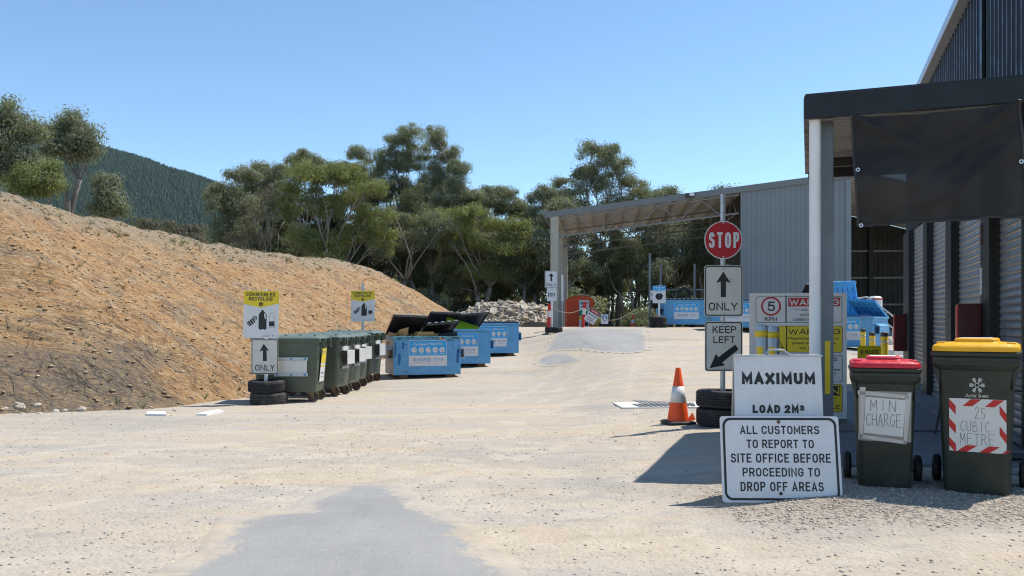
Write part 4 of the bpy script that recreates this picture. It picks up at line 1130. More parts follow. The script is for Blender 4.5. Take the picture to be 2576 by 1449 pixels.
# --- A frame "maximum load" and leaning report sign
c5 = crop(2700, 1250, 2.196)
D = 5.86; zb = gz(1.9, D)
mx = thing('a_frame_sign', 'white folding A frame sign reading MAXIMUM LOAD 2M3 with a carry handle', 'sign', (W(1955, HY, D).x, D, zb), R(-1))
f = mapper(1955, HY + (CZ - zb) * F / D, D, c5)
hz = f(480, 183)[1]; ang = math.atan(.09 / hz)
Mx = Matrix.Rotation(-ang, 4, 'X')
wx = (f(835, 600)[0] - f(112, 600)[0]); cxx = (f(835, 600)[0] + f(112, 600)[0]) / 2
hh = hz / math.cos(ang)
p = MB().prism([(cxx - wx/2, 0), (cxx + wx/2, 0), (cxx + wx/2 * .985, hh), (cxx - wx/2 * .985, hh)], 0, .012).build('front_panel', MT['sign_white'], mx, loc=(0, -.09, 0), rot=(-ang, 0, 0), bevel=.002)
for s, u0, u1, v0, v1 in (('MAXIMUM', 176, 775, 325, 418), ('LOAD 2M', 258, 634, 586, 653), ('3', 642, 681, 588, 634)):
    x0, z1 = f(u0, v0); x1, z0 = f(u1, v1); mb = MB(); put_text(mb, s, x0, x1, z0 / math.cos(ang), z1 / math.cos(ang), -.0015, th=.285); mb.build('lettering', MT['sign_black'], p)
fr = MB()
for a, b in (((cxx - wx/2, 0), (cxx + wx/2, .008)), ((cxx - wx/2, hh - .006), (cxx + wx/2, hh))):
    fr.box(((a[0] + b[0])/2, -.002, (a[1] + b[1])/2), (b[0] - a[0] + .006, .018, b[1] - a[1] + .004))
fr.build('edge_trim', MT['sign_back'], p)
p2 = MB().prism([(cxx - wx/2, 0), (cxx + wx/2, 0), (cxx + wx/2, hh), (cxx - wx/2, hh)], -.006, .006).build('rear_panel', MT['sign_back'], mx, loc=(0, .10, 0), rot=(ang, 0, 0), bevel=.002)
hp = [f(372, 183), f(400, 142), f(425, 136), (f(505, 136)), f(530, 143), f(580, 183)]
MB().tube([(x, .005, z + .0) for x, z in hp], .007, 8).build('handle', MT['galv'], mx, smooth=True)
MB().tube([(cxx - wx/2 + .01, .005, hz), (cxx + wx/2 - .01, .005, hz)], .006, 8).build('hinge', MT['galv'], mx, smooth=True)
D = 5.60; zb = gz(1.85, D) - .03
rp = thing('report_sign', 'white sign ALL CUSTOMERS TO REPORT leaning at the foot of the A frame', 'sign', (W(1970, HY, D).x, D, zb), R(-1.2))
f = mapper(1970, HY + (CZ - zb) * F / D, D, c5)
al = R(9)
pl = MB()
x0, z0 = f(25, 1381); x1, z1 = f(1010, 681); sc = 1 / math.cos(al)
zoff = z0
def ff(u, v):
    x, z = f(u, v); return (x, (z - zoff) * sc)
a, b = ff(25, 1381), ff(1010, 681); a2, b2 = ff(45, 1364), ff(990, 694)
p = pl.prism(rrect((a[0]+b[0])/2, (a[1]+b[1])/2, b[0]-a[0], b[1]-a[1], .022), 0, .004).build('sign_plate', MT['sign_white'], rp, loc=(0, 0, .012), rot=(-al, 0, 0))
th = .016
MB().ring(rrect((a2[0]+b2[0])/2, (a2[1]+b2[1])/2, b2[0]-a2[0], b2[1]-a2[1], .055, 10), rrect((a2[0]+b2[0])/2, (a2[1]+b2[1])/2, b2[0]-a2[0]-2*th, b2[1]-a2[1]-2*th, .042, 10), -.0012).build('border', MT['sign_black'], p)
for s, u0, u1, v0, v1 in (('ALL CUSTOMERS', 190, 846, 760, 828), ('TO REPORT TO', 240, 796, 873, 942), ('SITE OFFICE BEFORE', 105, 928, 986, 1060), ('PROCEEDING TO', 198, 834, 1102, 1172), ('DROP OFF AREAS', 176, 858, 1215, 1290)):
    q0 = ff(u0, v1); q1 = ff(u1, v0); mb = MB(); put_text(mb, s, q0[0], q1[0], q0[1], q1[1], -.0015, th=.16); mb.build('lettering', MT['sign_black'], p)
for q, m in (((512, 728), 'rust'), ((505, 1308), 'sign_black')): MB().prism(circ(*ff(*q), .012, 12), -.004, -.001).build('bolt', MT[m], p)
MB().flat([ff(770, 1340), ff(850, 1322), ff(945, 1308), ff(940, 1316), ff(850, 1334), ff(790, 1346)], -.0011).build('scuff_mark', MT['rust'], p) if False else None

# --- big warning board behind the canopy post
D = 10.3; c3 = crop(2800, 1040, 2.5875)
zb = gz(3.6, D)
wb = thing('warning_board', 'large white safety board with 5 KPH and WARNING panels behind the canopy post', 'sign board', (W(2010, HY, D).x, D, zb), R(-12))
f = mapper(2010, HY + (CZ - zb) * F / D, D, c3)
kk = 1 / math.cos(R(12))
def f3(u, v):   # straighten the slight perspective of the photo
    t = (u - 80) / 850.0
    x, z = f(u - (v - 150) * .026, v + (t - .5) * 22 * (1 - (v - 150) / 700)); return (x * kk, z)
a = f3(85, 1370); b = f3(935, 140)
p = MB().prism(rrect((a[0]+b[0])/2, (max(.02, a[1])+b[1])/2, b[0]-a[0], b[1]-max(.02, a[1]), .006, 2), 0, .006).build('board', MT['sign_white'], wb)
for sx in (a[0] + .12, b[0] - .12):
    MB().tube([(sx, .035, 0), (sx, .035, b[1] - .05)], .025, 10).build('leg', MT['galv'], wb, smooth=True)
def panel(u0, v0, u1, v1, face, nm):
    q0, q1 = f3(u0, v1), f3(u1, v0)
    cxx, czz, w, h = (q0[0]+q1[0])/2, (q0[1]+q1[1])/2, q1[0]-q0[0], q1[1]-q0[1]
    o = MB()
    if face: o.flat(rrect(cxx, czz, w, h, .03), -.001)
    fo = o.build(nm, MT[face], p) if face else None
    MB().ring(rrect(cxx, czz, w, h, .03), rrect(cxx, czz, w - .012, h - .012, .026), -.002).build('panel_outline', MT['sign_black'], p)
panel(120, 175, 895, 445, None, '')
panel(128, 465, 905, 730, 'sign_yellow', 'yellow_panel')
panel(135, 750, 912, 1010, None, '')
panel(142, 1035, 920, 1295, 'sign_yellow', 'yellow_panel')
mb = MB()
for u, v0, v1 in ((392, 178, 443), (405, 467, 728)):
    q0 = f3(u, v1); q1 = f3(u + 4, v0); mb.flat([(q0[0], q0[1]), (q1[0], q0[1]), (q1[0], q1[1]), (q0[0], q1[1])], -.0022)
mb.build('divider', MT['sign_black'], p)
q = f3(256, 285); MB().ring(circ(*q, .120, 40), circ(*q, .098, 40), -.002).build('red_ring', MT['sign_red'], p)
q0, q1 = f3(413, 285), f3(876, 190)
MB().flat([(q0[0], q0[1]), (q1[0], q0[1]), (q1[0], q1[1]), (q0[0], q1[1])], -.0015).build('red_header', MT['sign_red'], p)
def lines(ls, m, bold, nm='lettering', y=-.003):
    for s, u0, u1, v0, v1 in ls:
        q0 = f3(u0, v1); q1 = f3(u1, v0); mb = MB(); put_text(mb, s, q0[0], q1[0], q0[1], q1[1], y, bold); mb.build(nm, MT[m], p)
lines([('WARNING', 424, 868, 205, 273)], 'sign_white', .03)
lines([('5', 228, 293, 238, 332), ('KPH', 204, 314, 387, 430), ('THIS IS AN', 462, 745, 300, 328), ('WORK ZONE', 520, 800, 346, 376), ('OBEY SIGNS', 457, 790, 394, 425)], 'sign_black', .01)
lines([('WARNING', 422, 884, 494, 555), ('Machinery and heavy', 422, 880, 578, 610), ('plant in operation', 462, 850, 622, 655), ('on this site', 534, 770, 668, 698), ('SITE VISITORS', 420, 866, 770, 808), ('Report to office', 300, 800, 826, 852), ('Keep out of work area', 300, 896, 880, 905), ('at all times!', 400, 858, 918, 938), ('DO NOT', 500, 866, 1172, 1208), ('LEAVE VEHICLE', 360, 906, 1235, 1268)], 'sign_black', .012)
q0, q1 = f3(180, 1138), f3(900, 1050); MB().flat([(q0[0], q0[1]), (q1[0], q0[1]), (q1[0], q1[1]), (q0[0], q1[1])], -.0022).build('black_header', MT['sign_black'], p)
lines([('CAUTION', 300, 892, 1062, 1128)], 'sign_yellow', .03, y=-.0036)
tr = [f3(270, 480), f3(385, 692), f3(160, 692)]; cxx = sum(t[0] for t in tr)/3; czz = sum(t[1] for t in tr)/3
MB().ring(tr, [(cxx + (x-cxx)*.88, czz + (z-czz)*.88) for x, z in tr], -.0022).build('warning_triangle', MT['sign_black'], p)

# --- little signs farther back
c6 = crop(2030, 980, 5.175)
g0 = G(1393, 825); D = 30.0; zb = gz(W(1393, HY, D).x, D)
ex = thing('sign_post', 'small white arrow ONLY plate over an EXIT plate before the cream shed column', 'sign', (W(1391, HY, D).x, D, zb))
f = mapper(1391, HY + (CZ - zb) * F / D, D, c6)
MB().tube([(f(208, 700)[0], .03, .02), (f(200, 700)[0], .03, f(195, 190)[1])], .03, 10).build('post', MT['white_paint'], ex, smooth=True)
arrow_sign(ex, 'arrow_sign', (68, 182, 318, 520), f, D, 0, MT['sign_white'], [(190, 228), (243, 294), (210, 290), (210, 388), (177, 388), (177, 290), (140, 294)], [('ONLY', 97, 290, 428, 482)], bold=.02)
arrow_sign(ex, 'exit_plate', (106, 522, 298, 772), f, D, -.002, MT['sign_white'], None, [('EXIT', 133, 268, 611, 682)], border=False, bold=.04)
tyre('single tyre at the foot of the EXIT sign', (W(1393, HY, D).x, D, zb), .325, .21, (0, 0, .3))

c7 = crop(2400, 1040, 4.026)
g0 = G(1658, 826); D = 31.2; zb = gz(W(1658, HY, D).x, D)
cs = thing('sign_post', 'blue topped cardboard sign with box picture on a white post by the far dumpster', 'sign', (W(1658, HY, D).x, D, zb))
f = mapper(1658, HY + (CZ - zb) * F / D, D, c7)
MB().tube([(f(286, 600)[0], .03, .02), (f(292, 600)[0], .03, f(290, 118)[1])], .032, 10).build('post', MT['white_paint'], cs, smooth=True)
q0, q1 = f(190, 390), f(388, 125)
p = MB().prism([(q0[0], q0[1]), (q1[0], q0[1]), (q1[0], q1[1]), (q0[0], q1[1])], 0, .004).build('cardboard_panel', MT['sign_white'], cs)
MB().flat([f(190, 125), f(388, 125), f(388, 186), f(290, 216), f(190, 192)], -.0015).build('blue_header', MT['sign_blue'], p)
mb = MB(); q0, q1 = f(208, 166), f(374, 144); put_text(mb, 'CARDBOARD', q0[0], q1[0], q0[1], q1[1], -.003, .02); mb.build('lettering', MT['sign_white'], p); MB().flat(circ(*f(290, 195), .03, 12), -.003).build('recycling_symbol', MT['sign_white'], p)
MB().flat([f(228, 285), f(243, 262), f(262, 238), f(288, 246), f(318, 236), f(332, 258), f(348, 270), f(344, 292), f(336, 300), f(336, 322), f(288, 346), f(243, 325), f(243, 302)], -.0015).build('box_picture', MT['sign_black'], p)
zt = zb
tyre('upper tyre under the blue topped cardboard sign', (W(1655, HY, D).x, D, zt + .2), .33, .2)
tyre('lower tyre under the blue topped cardboard sign', (W(1657, HY, D).x, D, zt), .33, .2, (0, 0, .5))
# small white plate behind it
D = 32.4; zb = gz(W(1640, HY, D).x, D)
wp = thing('fence_post', 'grey steel post carrying a small white plate behind the blue topped cardboard sign', 'post', (W(1635, HY, D).x, D, zb))
MB().box((0, .04, 1.45), (.08, .08, 2.9)).build('post', MT['steel_grey'], wp)
f = mapper(1635, HY + (CZ - zb) * F / D, D, c7)
q0, q1 = f(155, 345), f(196, 200); MB().prism([(q0[0], q0[1]), (q1[0]+.1, q0[1]), (q1[0]+.1, q1[1]), (q0[0], q1[1])], -.01, -.005).build('plate', MT['sign_white'], wp)
mb = MB(); hp = [f(178, 235), f(176, 260), f(182, 285)]
mb.tube([(x, -.013, z) for x, z in hp], .012, 5); mb.build('plate_marking', MT['sign_black'], wp)

# --- e-waste sign
D = 15.2; zb = gz(W(2186, HY, D).x, D); c8 = crop(3150, 1040, 4.83)
ew = thing('e_waste_sign', 'small yellow E-WASTE sign in front of the three yellow bollards', 'sign', (W(2188, HY, D).x, D, zb))
f = mapper(2188, HY + (CZ - zb) * F / D, D, c8)
q0, q1 = f(318, 1600), f(742, 1238)
p = MB().prism(rrect((q0[0]+q1[0])/2, (q0[1]+q1[1])/2, q1[0]-q0[0], q1[1]-q0[1], .03), 0, .004).build('plate', MT['sign_yellow'], ew)
mb = MB(); q0, q1 = f(378, 1388), f(694, 1318); put_text(mb, 'E-WASTE', q0[0], q1[0], q0[1], q1[1], -.0015, .035); mb.build('lettering', MT['sign_black'], p)
for sx in (f(380, 0)[0], f(680, 0)[0]): MB().tube([(sx, .02, 0), (sx, .02, f(0, 1300)[1])], .015, 8).build('leg', MT['galv'], ew, smooth=True)
# ------------------------------------------------------------------ wheelie bins
def wheelie(label, loc, rz, w, d, h, lidm, logo=None):
    """front faces -y; w, d rim size, h rim height"""
    t = thing('wheelie_bin', label, 'bin', loc, rz)
    wb_, db_ = w * .74, d * .66
    secs = []
    for k, (z, u) in enumerate(((0.0, -.04), (.02, 0), (.10, .10), (.82, .86), (.875, .92))):
        ww = wb_ + (w * .86 - wb_) * u; dd = db_ + (d * .86 - db_) * u
        secs.append(rsec(ww, dd, .045, z * h, 0, d * .04 * (1 - u)))
    b = MB(); b.loft(secs)
    # flange under the rim, deeper at the sides, and the rim
    b.loft([rsec(w * .86, d * .86, .045, h * .872), rsec(w * .96, d * .95, .04, h * .915), rsec(w * .96, d * .95, .04, h * .968), rsec(w, d, .04, h * .972), rsec(w * 1.0, d * 1.0, .04, h)])
    for sx in (-1, 1):       # lifting comb webs at both sides
        b.prism([(sx * w * .43, h * .80), (sx * w * .475, h * .88), (sx * w * .49, h * .93), (sx * w * .40, h * .93), (sx * w * .40, h * .74)], -d * .40, -d * .36)
        b.prism([(sx * w * .43, h * .80), (sx * w * .475, h * .88), (sx * w * .49, h * .93), (sx * w * .40, h * .93), (sx * w * .40, h * .74)], d * .20, d * .24)
    b.box((0, -d * .478, h * .948), (w * .94, .012, .028))
    body = b.build('body', MT['bin_green'], t, smooth=40, bevel=.004)
    MB().tube([(-w * .40, d * .54, h * .96), (-w * .40, d * .62, h * .975), (w * .40, d * .62, h * .975), (w * .40, d * .54, h * .96)], .016, 10).build('handle', MT['bin_green'], t, smooth=True)
    l = MB()
    lw, ld = w * .97, d * 1.02
    l.loft([rsec(lw, ld, .06, h * 1.004), rsec(lw, ld, .06, h * 1.03), rsec(lw * .985, ld * .98, .06, h * 1.042), rsec(lw * .90, ld * .9, .06, h * 1.058), rsec(lw * .52, ld * .6, .04, h * 1.066), rsec(lw * .50, ld * .58, .04, h * 1.088), rsec(lw * .46, ld * .54, .04, h * 1.094)])
    for sx in (-1, 1): l.box((sx * lw * .40, -ld * .30, h * 1.058), (lw * .10, ld * .22, h * .02))
    lid = l.build('lid', MT[lidm], t, smooth=30, bevel=.003)
    MB().add([(-lw * .20, -ld * .2, h * 1.0955), (lw * .18, -ld * .2, h * 1.0955), (lw * .18, ld * .2, h * 1.0955), (-lw * .20, ld * .2, h * 1.0955)], [(0, 1, 2, 3)]).build('lid_label', MT['paper'], lid)
    MB().tube([(-w * .50, d * .36, .10), (w * .50, d * .36, .10)], .014, 8).build('axle', MT['galv'], t, smooth=True)
    for sx in (-1, 1):
        pr = [(.03, -.028), (.075, -.028), (.092, -.022), (.10, -.014), (.10, .014), (.092, .022), (.075, .028), (.03, .028)]
        o = MB().lathe(pr, 28).build('wheel', MT['rubber'], t, loc=(sx * w * .515, d * .36, .10), rot=(0, R(90), 0), smooth=40)
    # plane of the front face for things stuck on it
    z0, z1 = h * .10, h * .82
    y0 = -(db_ + (d*.86 - db_) * .10) / 2 + d * .04 * .9; y1 = -(db_ + (d*.86 - db_) * .86) / 2 + d * .04 * .14
    sl = (y1 - y0) / (z1 - z0)
    def face(x, z, off): return (x, y0 + (z - z0) * sl - off, z)
    return t, body, face
def on_face(mb, face, off):
    """bend a flat mesh builder (x, ?, z) onto the sloped front"""
    mb.v = [Vector(face(p.x, p.z, off + p.y)) for p in mb.v]; return mb

c7 = crop(3100, 1200, 1.907)
# yellow lidded bin
g0 = Vector((3.265, 5.80, 0)); g0.z = gz(g0.x, g0.y) - .01
t, body, fc = wheelie('dark green wheelie bin with yellow lid, snowflake crest and red striped notice', g0, R(-32), .535, .68, .975, 'lid_yellow')
D = 5.50; f = mapper(2462 - 0, HY + (CZ - g0.z) * F / D, D, c7, .86)
def rectp(f, u0, v0, u1, v1):
    a, b = f(u0, v1), f(u1, v0); return [(a[0], a[1]), (b[0], a[1]), (b[0], b[1]), (a[0], b[1])]
def rows(poly, mb, n=6):   # subdivide a rectangle vertically so it can bend
    (x0, z0), (x1, _), (_, z1), _ = poly
    for k in range(n):
        a, b = z0 + (z1-z0)*k/n, z0 + (z1-z0)*(k+1)/n
        mb.add([(x0, 0, a), (x1, 0, a), (x1, 0, b), (x0, 0, b)], [(0, 1, 2, 3)])
mb = MB(); rows(rectp(f, 890, 572, 1312, 962), mb, 2); pp = on_face(mb, fc, .002).build('notice', MT['paper'], t)
mb = MB()
def stripe(P):
    a = [f(*q) for q in P]; mb.flat(a, 0)
for k in range(3):     # vertical sides
    v = 578 + k * 142
    stripe([(890, v - 0), (890, v + 62), (940, v + 115), (940, v + 50)]) if v + 115 < 990 else stripe([(890, v), (890, 955), (930, 962), (952, 962), (940, v + 50)])
    if k < 2:
        v2 = 612 + k * 150
        stripe([(1263, v2), (1263, v2 + 62), (1312, v2 + 125), (1312, v2 + 62)])
for k in range(3):
    u = 992 + k * 165
    if u < 1250: stripe([(u, 627), (u + 70, 627), (min(u + 140, 1306), 574), (u + 62, 574)])
    u2 = 950 + k * 165
    stripe([(u2, 962), (min(u2 + 75, 1312), 962), (min(u2 + 150, 1312), 914 if k < 2 else 936), (u2 + 68, 914 if k < 2 else 936)])
on_face(mb, fc, .0035).build('striped_tape', MT['tape_red'], pp)
mb = MB()
for wd, u0, u1, v0, v1 in (('.25', 1035, 1165, 635, 716), ('CUBIC', 970, 1200, 735, 812), ('METRE', 965, 1232, 828, 908)):
    a, b = f(u0, v1), f(u1, v0); hand_text(mb, wd, a[0], b[0], a[1], b[1], 0, .0024)
on_face(mb, fc, .0035).build('handwriting', MT['ink_pen'], pp)
mb = MB(); a, b = f(1012, 561), f(1040, 535); put_text(mb, 'A', a[0], b[0], a[1], b[1], 0, -.02)
for s, u0, u1, v0, v1 in (('LPINE', 1040, 1096, 541, 560), ('S', 1110, 1124, 535, 561), ('HIRE', 1126, 1184, 541, 560)):
    a, b = f(u0, v1), f(u1, v0); put_text(mb, s, a[0], b[0], a[1], b[1], 0, -.01)
on_face(mb, fc, .003).build('lettering', MT['bin_logo'], t)
mb = MB(); sc_ = 1 / 2.843
for k in range(6):
    t0 = R(60 * k)
    def rp_(x, z):
        X, Z = x*math.cos(t0) - z*math.sin(t0), x*math.sin(t0) + z*math.cos(t0); return f(1100 + X, 471 - Z)
    mb.flat([rp_(20, -2.5), rp_(60, -2), rp_(60, 2), rp_(20, 2.5)], 0)
    for x0 in (26, 40):
        for s in (-1, 1): mb.flat([rp_(x0, 0), rp_(x0 + 7, 0), rp_(x0 + 17, s * 13), rp_(x0 + 9, s * 13)], 0)
    mb.flat([rp_(12, -7), rp_(17, -7), rp_(17, 7), rp_(12, 7)], 0)
on_face(mb, fc, .003).build('snowflake_crest', MT['bin_logo'], t)

# red lidded bin
g0 = Vector((2.695, 6.0, 0)); g0.z = gz(g0.x, g0.y) - .01
t, body, fc = wheelie('shorter dark green wheelie bin with red lid and taped MIN CHARGE note', g0, R(-21), .465, .54, .855, 'lid_red')
D = 5.74; f = mapper(2221, HY + (CZ - g0.z) * F / D, D, c7, .91)
mb = MB(); rows(rectp(f, 205, 515, 590, 880), mb, 2); tp = on_face(mb, fc, .002).build('tape_backing', MT['tape_grey'], t)
mb = MB()
for P in ([(200, 512), (575, 540), (575, 565), (200, 540)], [(205, 835), (560, 870), (555, 895), (205, 862)], [(215, 487), (258, 487), (240, 860), (212, 860)], [(545, 540), (590, 515), (560, 880), (535, 900)]):
    mb.flat([f(*q) for q in P], 0)
on_face(mb, fc, .003).build('tape_strip', MT['sign_back'], tp)
MB().add([fc(*f(u, v), .004) for u, v in ((246, 822), (530, 842), (548, 574), (258, 558))], [(0, 1, 2, 3)]).build('note', MT['paper'], tp)
mb = MB()
for wd, u0, u1, v0, v1 in (('MIN', 285, 490, 578, 660), ('CHARGE', 258, 522, 678, 770)):
    a, b = f(u0, v1), f(u1, v0); hand_text(mb, wd, a[0], b[0], a[1], b[1], 0, .003)
on_face(mb, fc, .0055).build('handwriting', MT['ink_pen'], tp)

# ------------------------------------------------------------------ four wheeled green bins
def mgb(label, loc, rz, kind):
    t = thing('wheeled_bin', label, 'bin', loc, rz, 'green four wheeled bins in a row at the bank')
    w, d = 1.22, .80; z0, z1 = .20, 1.12
    b = MB()
    b.loft([rsec(w*.86, d*.84, .06, z0 - .02), rsec(w*.87, d*.86, .06, z0), rsec(w*.965, d*.94, .06, z1 - .16), rsec(w*.975, d*.95, .06, z1 - .06), rsec(w*1.02, d*1.02, .05, z1 - .045), rsec(w*1.02, d*1.02, .05, z1)])
    for sx in (-1, 1):
        for sy in (-.3, .3):      # moulded webs under the rim
            b.prism([(0, z1 - .05), (sx*.02, z1 - .05), (sx*.02, z1 - .12)], -.02, .02, M=Matrix.Translation((sx*w*.485, sy*d, 0)))
    for k in range(6):
        b.box((w*.487, -d*.34 + k * d*.135, z1 - .09), (.035, .022, .07))
    b.build('body', MT['mgb_green'], t, smooth=35, bevel=.008)
    l = MB()
    l.loft([rsec(w*1.03, d*1.03, .05, z1 + .004), rsec(w*1.03, d*1.03, .05, z1 + .03), rsec(w*.98, d*.96, .08, z1 + .055), rsec(w*.90, d*.70, .1, z1 + .085), rsec(w*.8, d*.3, .1, z1 + .095)])
    for k in range(5): l.box((-w*.42 + k*w*.21, 0, z1 + .085), (.022, d*.86, .02))
    lid = l.build('lid', MT['mgb_lid'], t, smooth=30, bevel=.004)
    for sy in (-.27, .27):         # square lifting lugs at the lit end
        q = MB()
        for (dy, dz, sy_, sz_) in ((-.055, 0, .022, .16), (.055, 0, .022, .16), (0, .07, .132, .025), (0, -.07, .132, .025)):
            q.box((w*.535, sy*d + dy, z1 - .06 + dz), (.06, sy_, sz_))
        q.build('lifting_lug', MT['mgb_green'], t, bevel=.004)
    if kind == 'sticker':
        x = w * .47
        q = MB().add([(x - .012, -.22, .36), (x - .012, .12, .36), (x + .045, .12, .96), (x + .045, -.22, .96)], [(0, 1, 2, 3)]).build('sticker', MT['sign_white'], t)
        q.location.x = .006
        q2 = MB()
        for (za, zb_) in ((.70, .96), (.63, .66)):
            xx = lambda z: x - .012 + (z - .36) / .6 * .057 + .002
            q2.add([(xx(za), -.22, za), (xx(za), .12, za), (xx(zb_), .12, zb_), (xx(zb_), -.22, zb_)], [(0, 1, 2, 3)])
        q2.build('yellow_band', MT['sign_yellow'], q)
        q3 = MB()
        for za in (.90, .87, .52, .50, .44):
            xx = lambda z: x - .012 + (z - .36) / .6 * .057 + .004
            q3.add([(xx(za), -.18, za), (xx(za), .08, za), (xx(za + .012), .08, za + .012), (xx(za + .012), -.18, za + .012)], [(0, 1, 2, 3)])
        q3.build('print', MT['ink_grey'], q)
        # lifting plate on the long side facing the track
        yy = -d * .475
        pl = MB().box((.10, yy - .012, .63), (.58, .012, .26)).build('lifting_plate', MT['plate_white'], t)
        for zz in (.78, .50):
            br = MB().box((.11, yy - .022, zz), (.60, .02, .06)).build('bar', MT['galv'], pl, bevel=.003)
            for k in (-.25, 0, .25): MB().prism(circ(.11 + k, zz, .02, 10), yy - .042, yy - .031).build('bolt', MT['ink_blue'], pl)
    else:
        x = w * .475
        q = MB()
        q.box((x + .125, -.02, .76), (.012, .40, .27)); q.box((x + .065, -.02, .889), (.13, .40, .012)); q.box((x + .012, -.02, .935), (.03, .40, .07))
        lb = q.build('lift_box', MT['plate_white'], t, bevel=.003)
        MB().box((x + .065, -.20, .75), (.11, .01, .25)).build('shaded_side', MT['box_side_shade'], lb)  # side of the box turned from the sun, its shade painted dark
        MB().box((x + .005, -.02, .56), (.012, .34, .05)).build('lower_bracket', MT['galv'], t)
    for sx in (-1, 1):
        for sy in (-1, 1):
            cx, cy = sx * w * .36, sy * d * .34
            cs = MB().box((cx, cy, z0 - .03), (.12, .10, .02))
            for s in (-.032, .032): cs.prism([(cx - .045, z0 - .03), (cx + .045, z0 - .03), (cx + .055, .085), (cx + .02, .08)], cy + s - .004, cy + s + .004)
            c = cs.build('caster', MT['caster_rust'], t)
            MB().lathe([(.02, -.02), (.06, -.018), (.092, -.022), (.10, -.012), (.10, .012), (.092, .022), (.06, .018), (.02, .02)], 24).build('wheel', MT['dusty_rubber'], c, loc=(cx + .035, cy, .10), rot=(R(90), 0, random.uniform(-.1, .1)), smooth=40)
    return t
LBL = ['nearest green four wheeled bin with yellow and white sticker and bolted white plate', 'second green bin from the front of the row, white lift box on its end', 'third green bin in the row, white box tucked between its neighbours',
       'fourth green bin in the row, white box overlapping the one before', 'farthest green bin, last in the row beside the front blue dumpster']
src = None
for i, (px, D, rz) in enumerate(((796, 14.75, 0), (848, 15.85, -9), (880, 16.85, -8), (897, 17.8, -9), (934, 19.1, -10))):
    fr = Vector(((px - HX) / F * D, D, 0)); a = R(rz)      # front right corner of the body
    c = fr + Vector((-.55 * math.cos(a) - .36 * math.sin(a), -.55 * math.sin(a) + .36 * math.cos(a), 0))
    loc = (c.x, c.y, gz(c.x, c.y))
    if i == 0: mgb(LBL[0], loc, a, 'sticker')
    elif i == 1: src = mgb(LBL[1], loc, a, 'box')
    else:
        o = copy_tree(src); o.location = loc; o.rotation_euler = (0, 0, a); o['label'] = LBL[i]

# ------------------------------------------------------------------ blue front lift dumpsters
def sticker(parent, W_, y, H, x0, tear=False):
    """notice panel: crop pixel layout of the nearest one"""
    k = 1.68 / (1408 - 255)
    f = lambda u, v: ((u - 255) * k * 1.0 - x0 + 0.0, (1350 - v) * (1.1 / 780.0))
    a, b = f(512, 1130), f(1166, 682)
    p = MB().flat([(a[0], a[1]), (b[0] - (.06 if tear else 0), a[1]), (b[0], b[1]), (a[0], b[1])], y).build('notice', MT['sign_white'], parent)
    a, b = f(520, 945), f(1158, 690)
    MB().flat([(a[0], a[1]), (b[0] - (.03 if tear else 0), a[1]), (b[0], b[1]), (a[0], b[1])], y - .0015).build('blue_panel', MT['sign_blue'], p)
    for s, u0, u1, v0, v1 in (('Cardboard', 598, 836, 727, 770), ('Recycling', 856, 1082, 725, 768)):
        q0, q1 = f(u0, v1), f(u1, v0); mb = MB(); put_text(mb, s, q0[0], q1[0], q0[1], q1[1], y - .003, .02); mb.build('lettering', MT['sign_white'], p)
    for i, u in enumerate((600, 722, 843, 962, 1082)):
        MB().flat(circ(*f(u, 848), .068, 20), y - .003).build('icon_disc', MT['sign_white'], p)
        q0, q1 = f(u - 40, 921), f(u + 40, 913); MB().flat([(q0[0], q0[1]), (q1[0], q0[1]), (q1[0], q1[1]), (q0[0], q1[1])], y - .003).build('caption', MT['sign_white'], p)
    mb = MB()
    for i, u in enumerate((600, 722, 843, 962, 1082)):
        c = f(u, 850); r_ = random.Random(i)
        for j in range(3):
            o = [(c[0] + r_.uniform(-.035, .035), c[1] + r_.uniform(-.03, .03)) for _ in range(2)]
            mb.flat([(o[0][0], o[0][1]), (o[0][0] + .035, o[0][1] + .008), (o[0][0] + .03, o[0][1] + .018), (o[0][0] - .004, o[0][1] + .012)], y - .0042 - .0006 * j)
    mb.build('pictogram', MT['ink_grey'], p)
    mb = MB()
    for u in (640, 762, 884, 1004, 1124):
        c = f(u, 882); mb.flat([(c[0] - .03, c[1] + .03), (c[0] - .018, c[1] + .036), (c[0] + .02, c[1] - .02), (c[0] + .008, c[1] - .028)], y - .006)
    mb.build('tick_mark', MT['sign_red' if tear else 'sign_yellow'], p)
    for s, u0, u1, v0, v1 in (('CLEAN', 588, 735, 990, 1044), ('AWAY', 738, 868, 990, 1044), ('13 13 39', 942, 1100, 992, 1036)):
        q0, q1 = f(u0, v1), f(u1, v0); mb = MB(); put_text(mb, s, q0[0], q1[0], q0[1], q1[1], y - .0015, .004); mb.build('lettering', MT['ink_blue'], p)
    mb = MB()
    q = f(850, 1020); mb.ring(circ(*q, .052, 24), circ(*q, .046, 24), y - .0022)
    for u0, u1, v in ((610, 800, 1062), (950, 1100, 1060)):
        q0, q1 = f(u0, v + 3), f(u1, v); mb.flat([(q0[0], q0[1]), (q1[0], q0[1]), (q1[0], q1[1]), (q0[0], q1[1])], y - .0015)
    mb.build('print', MT['ink_blue'], p)
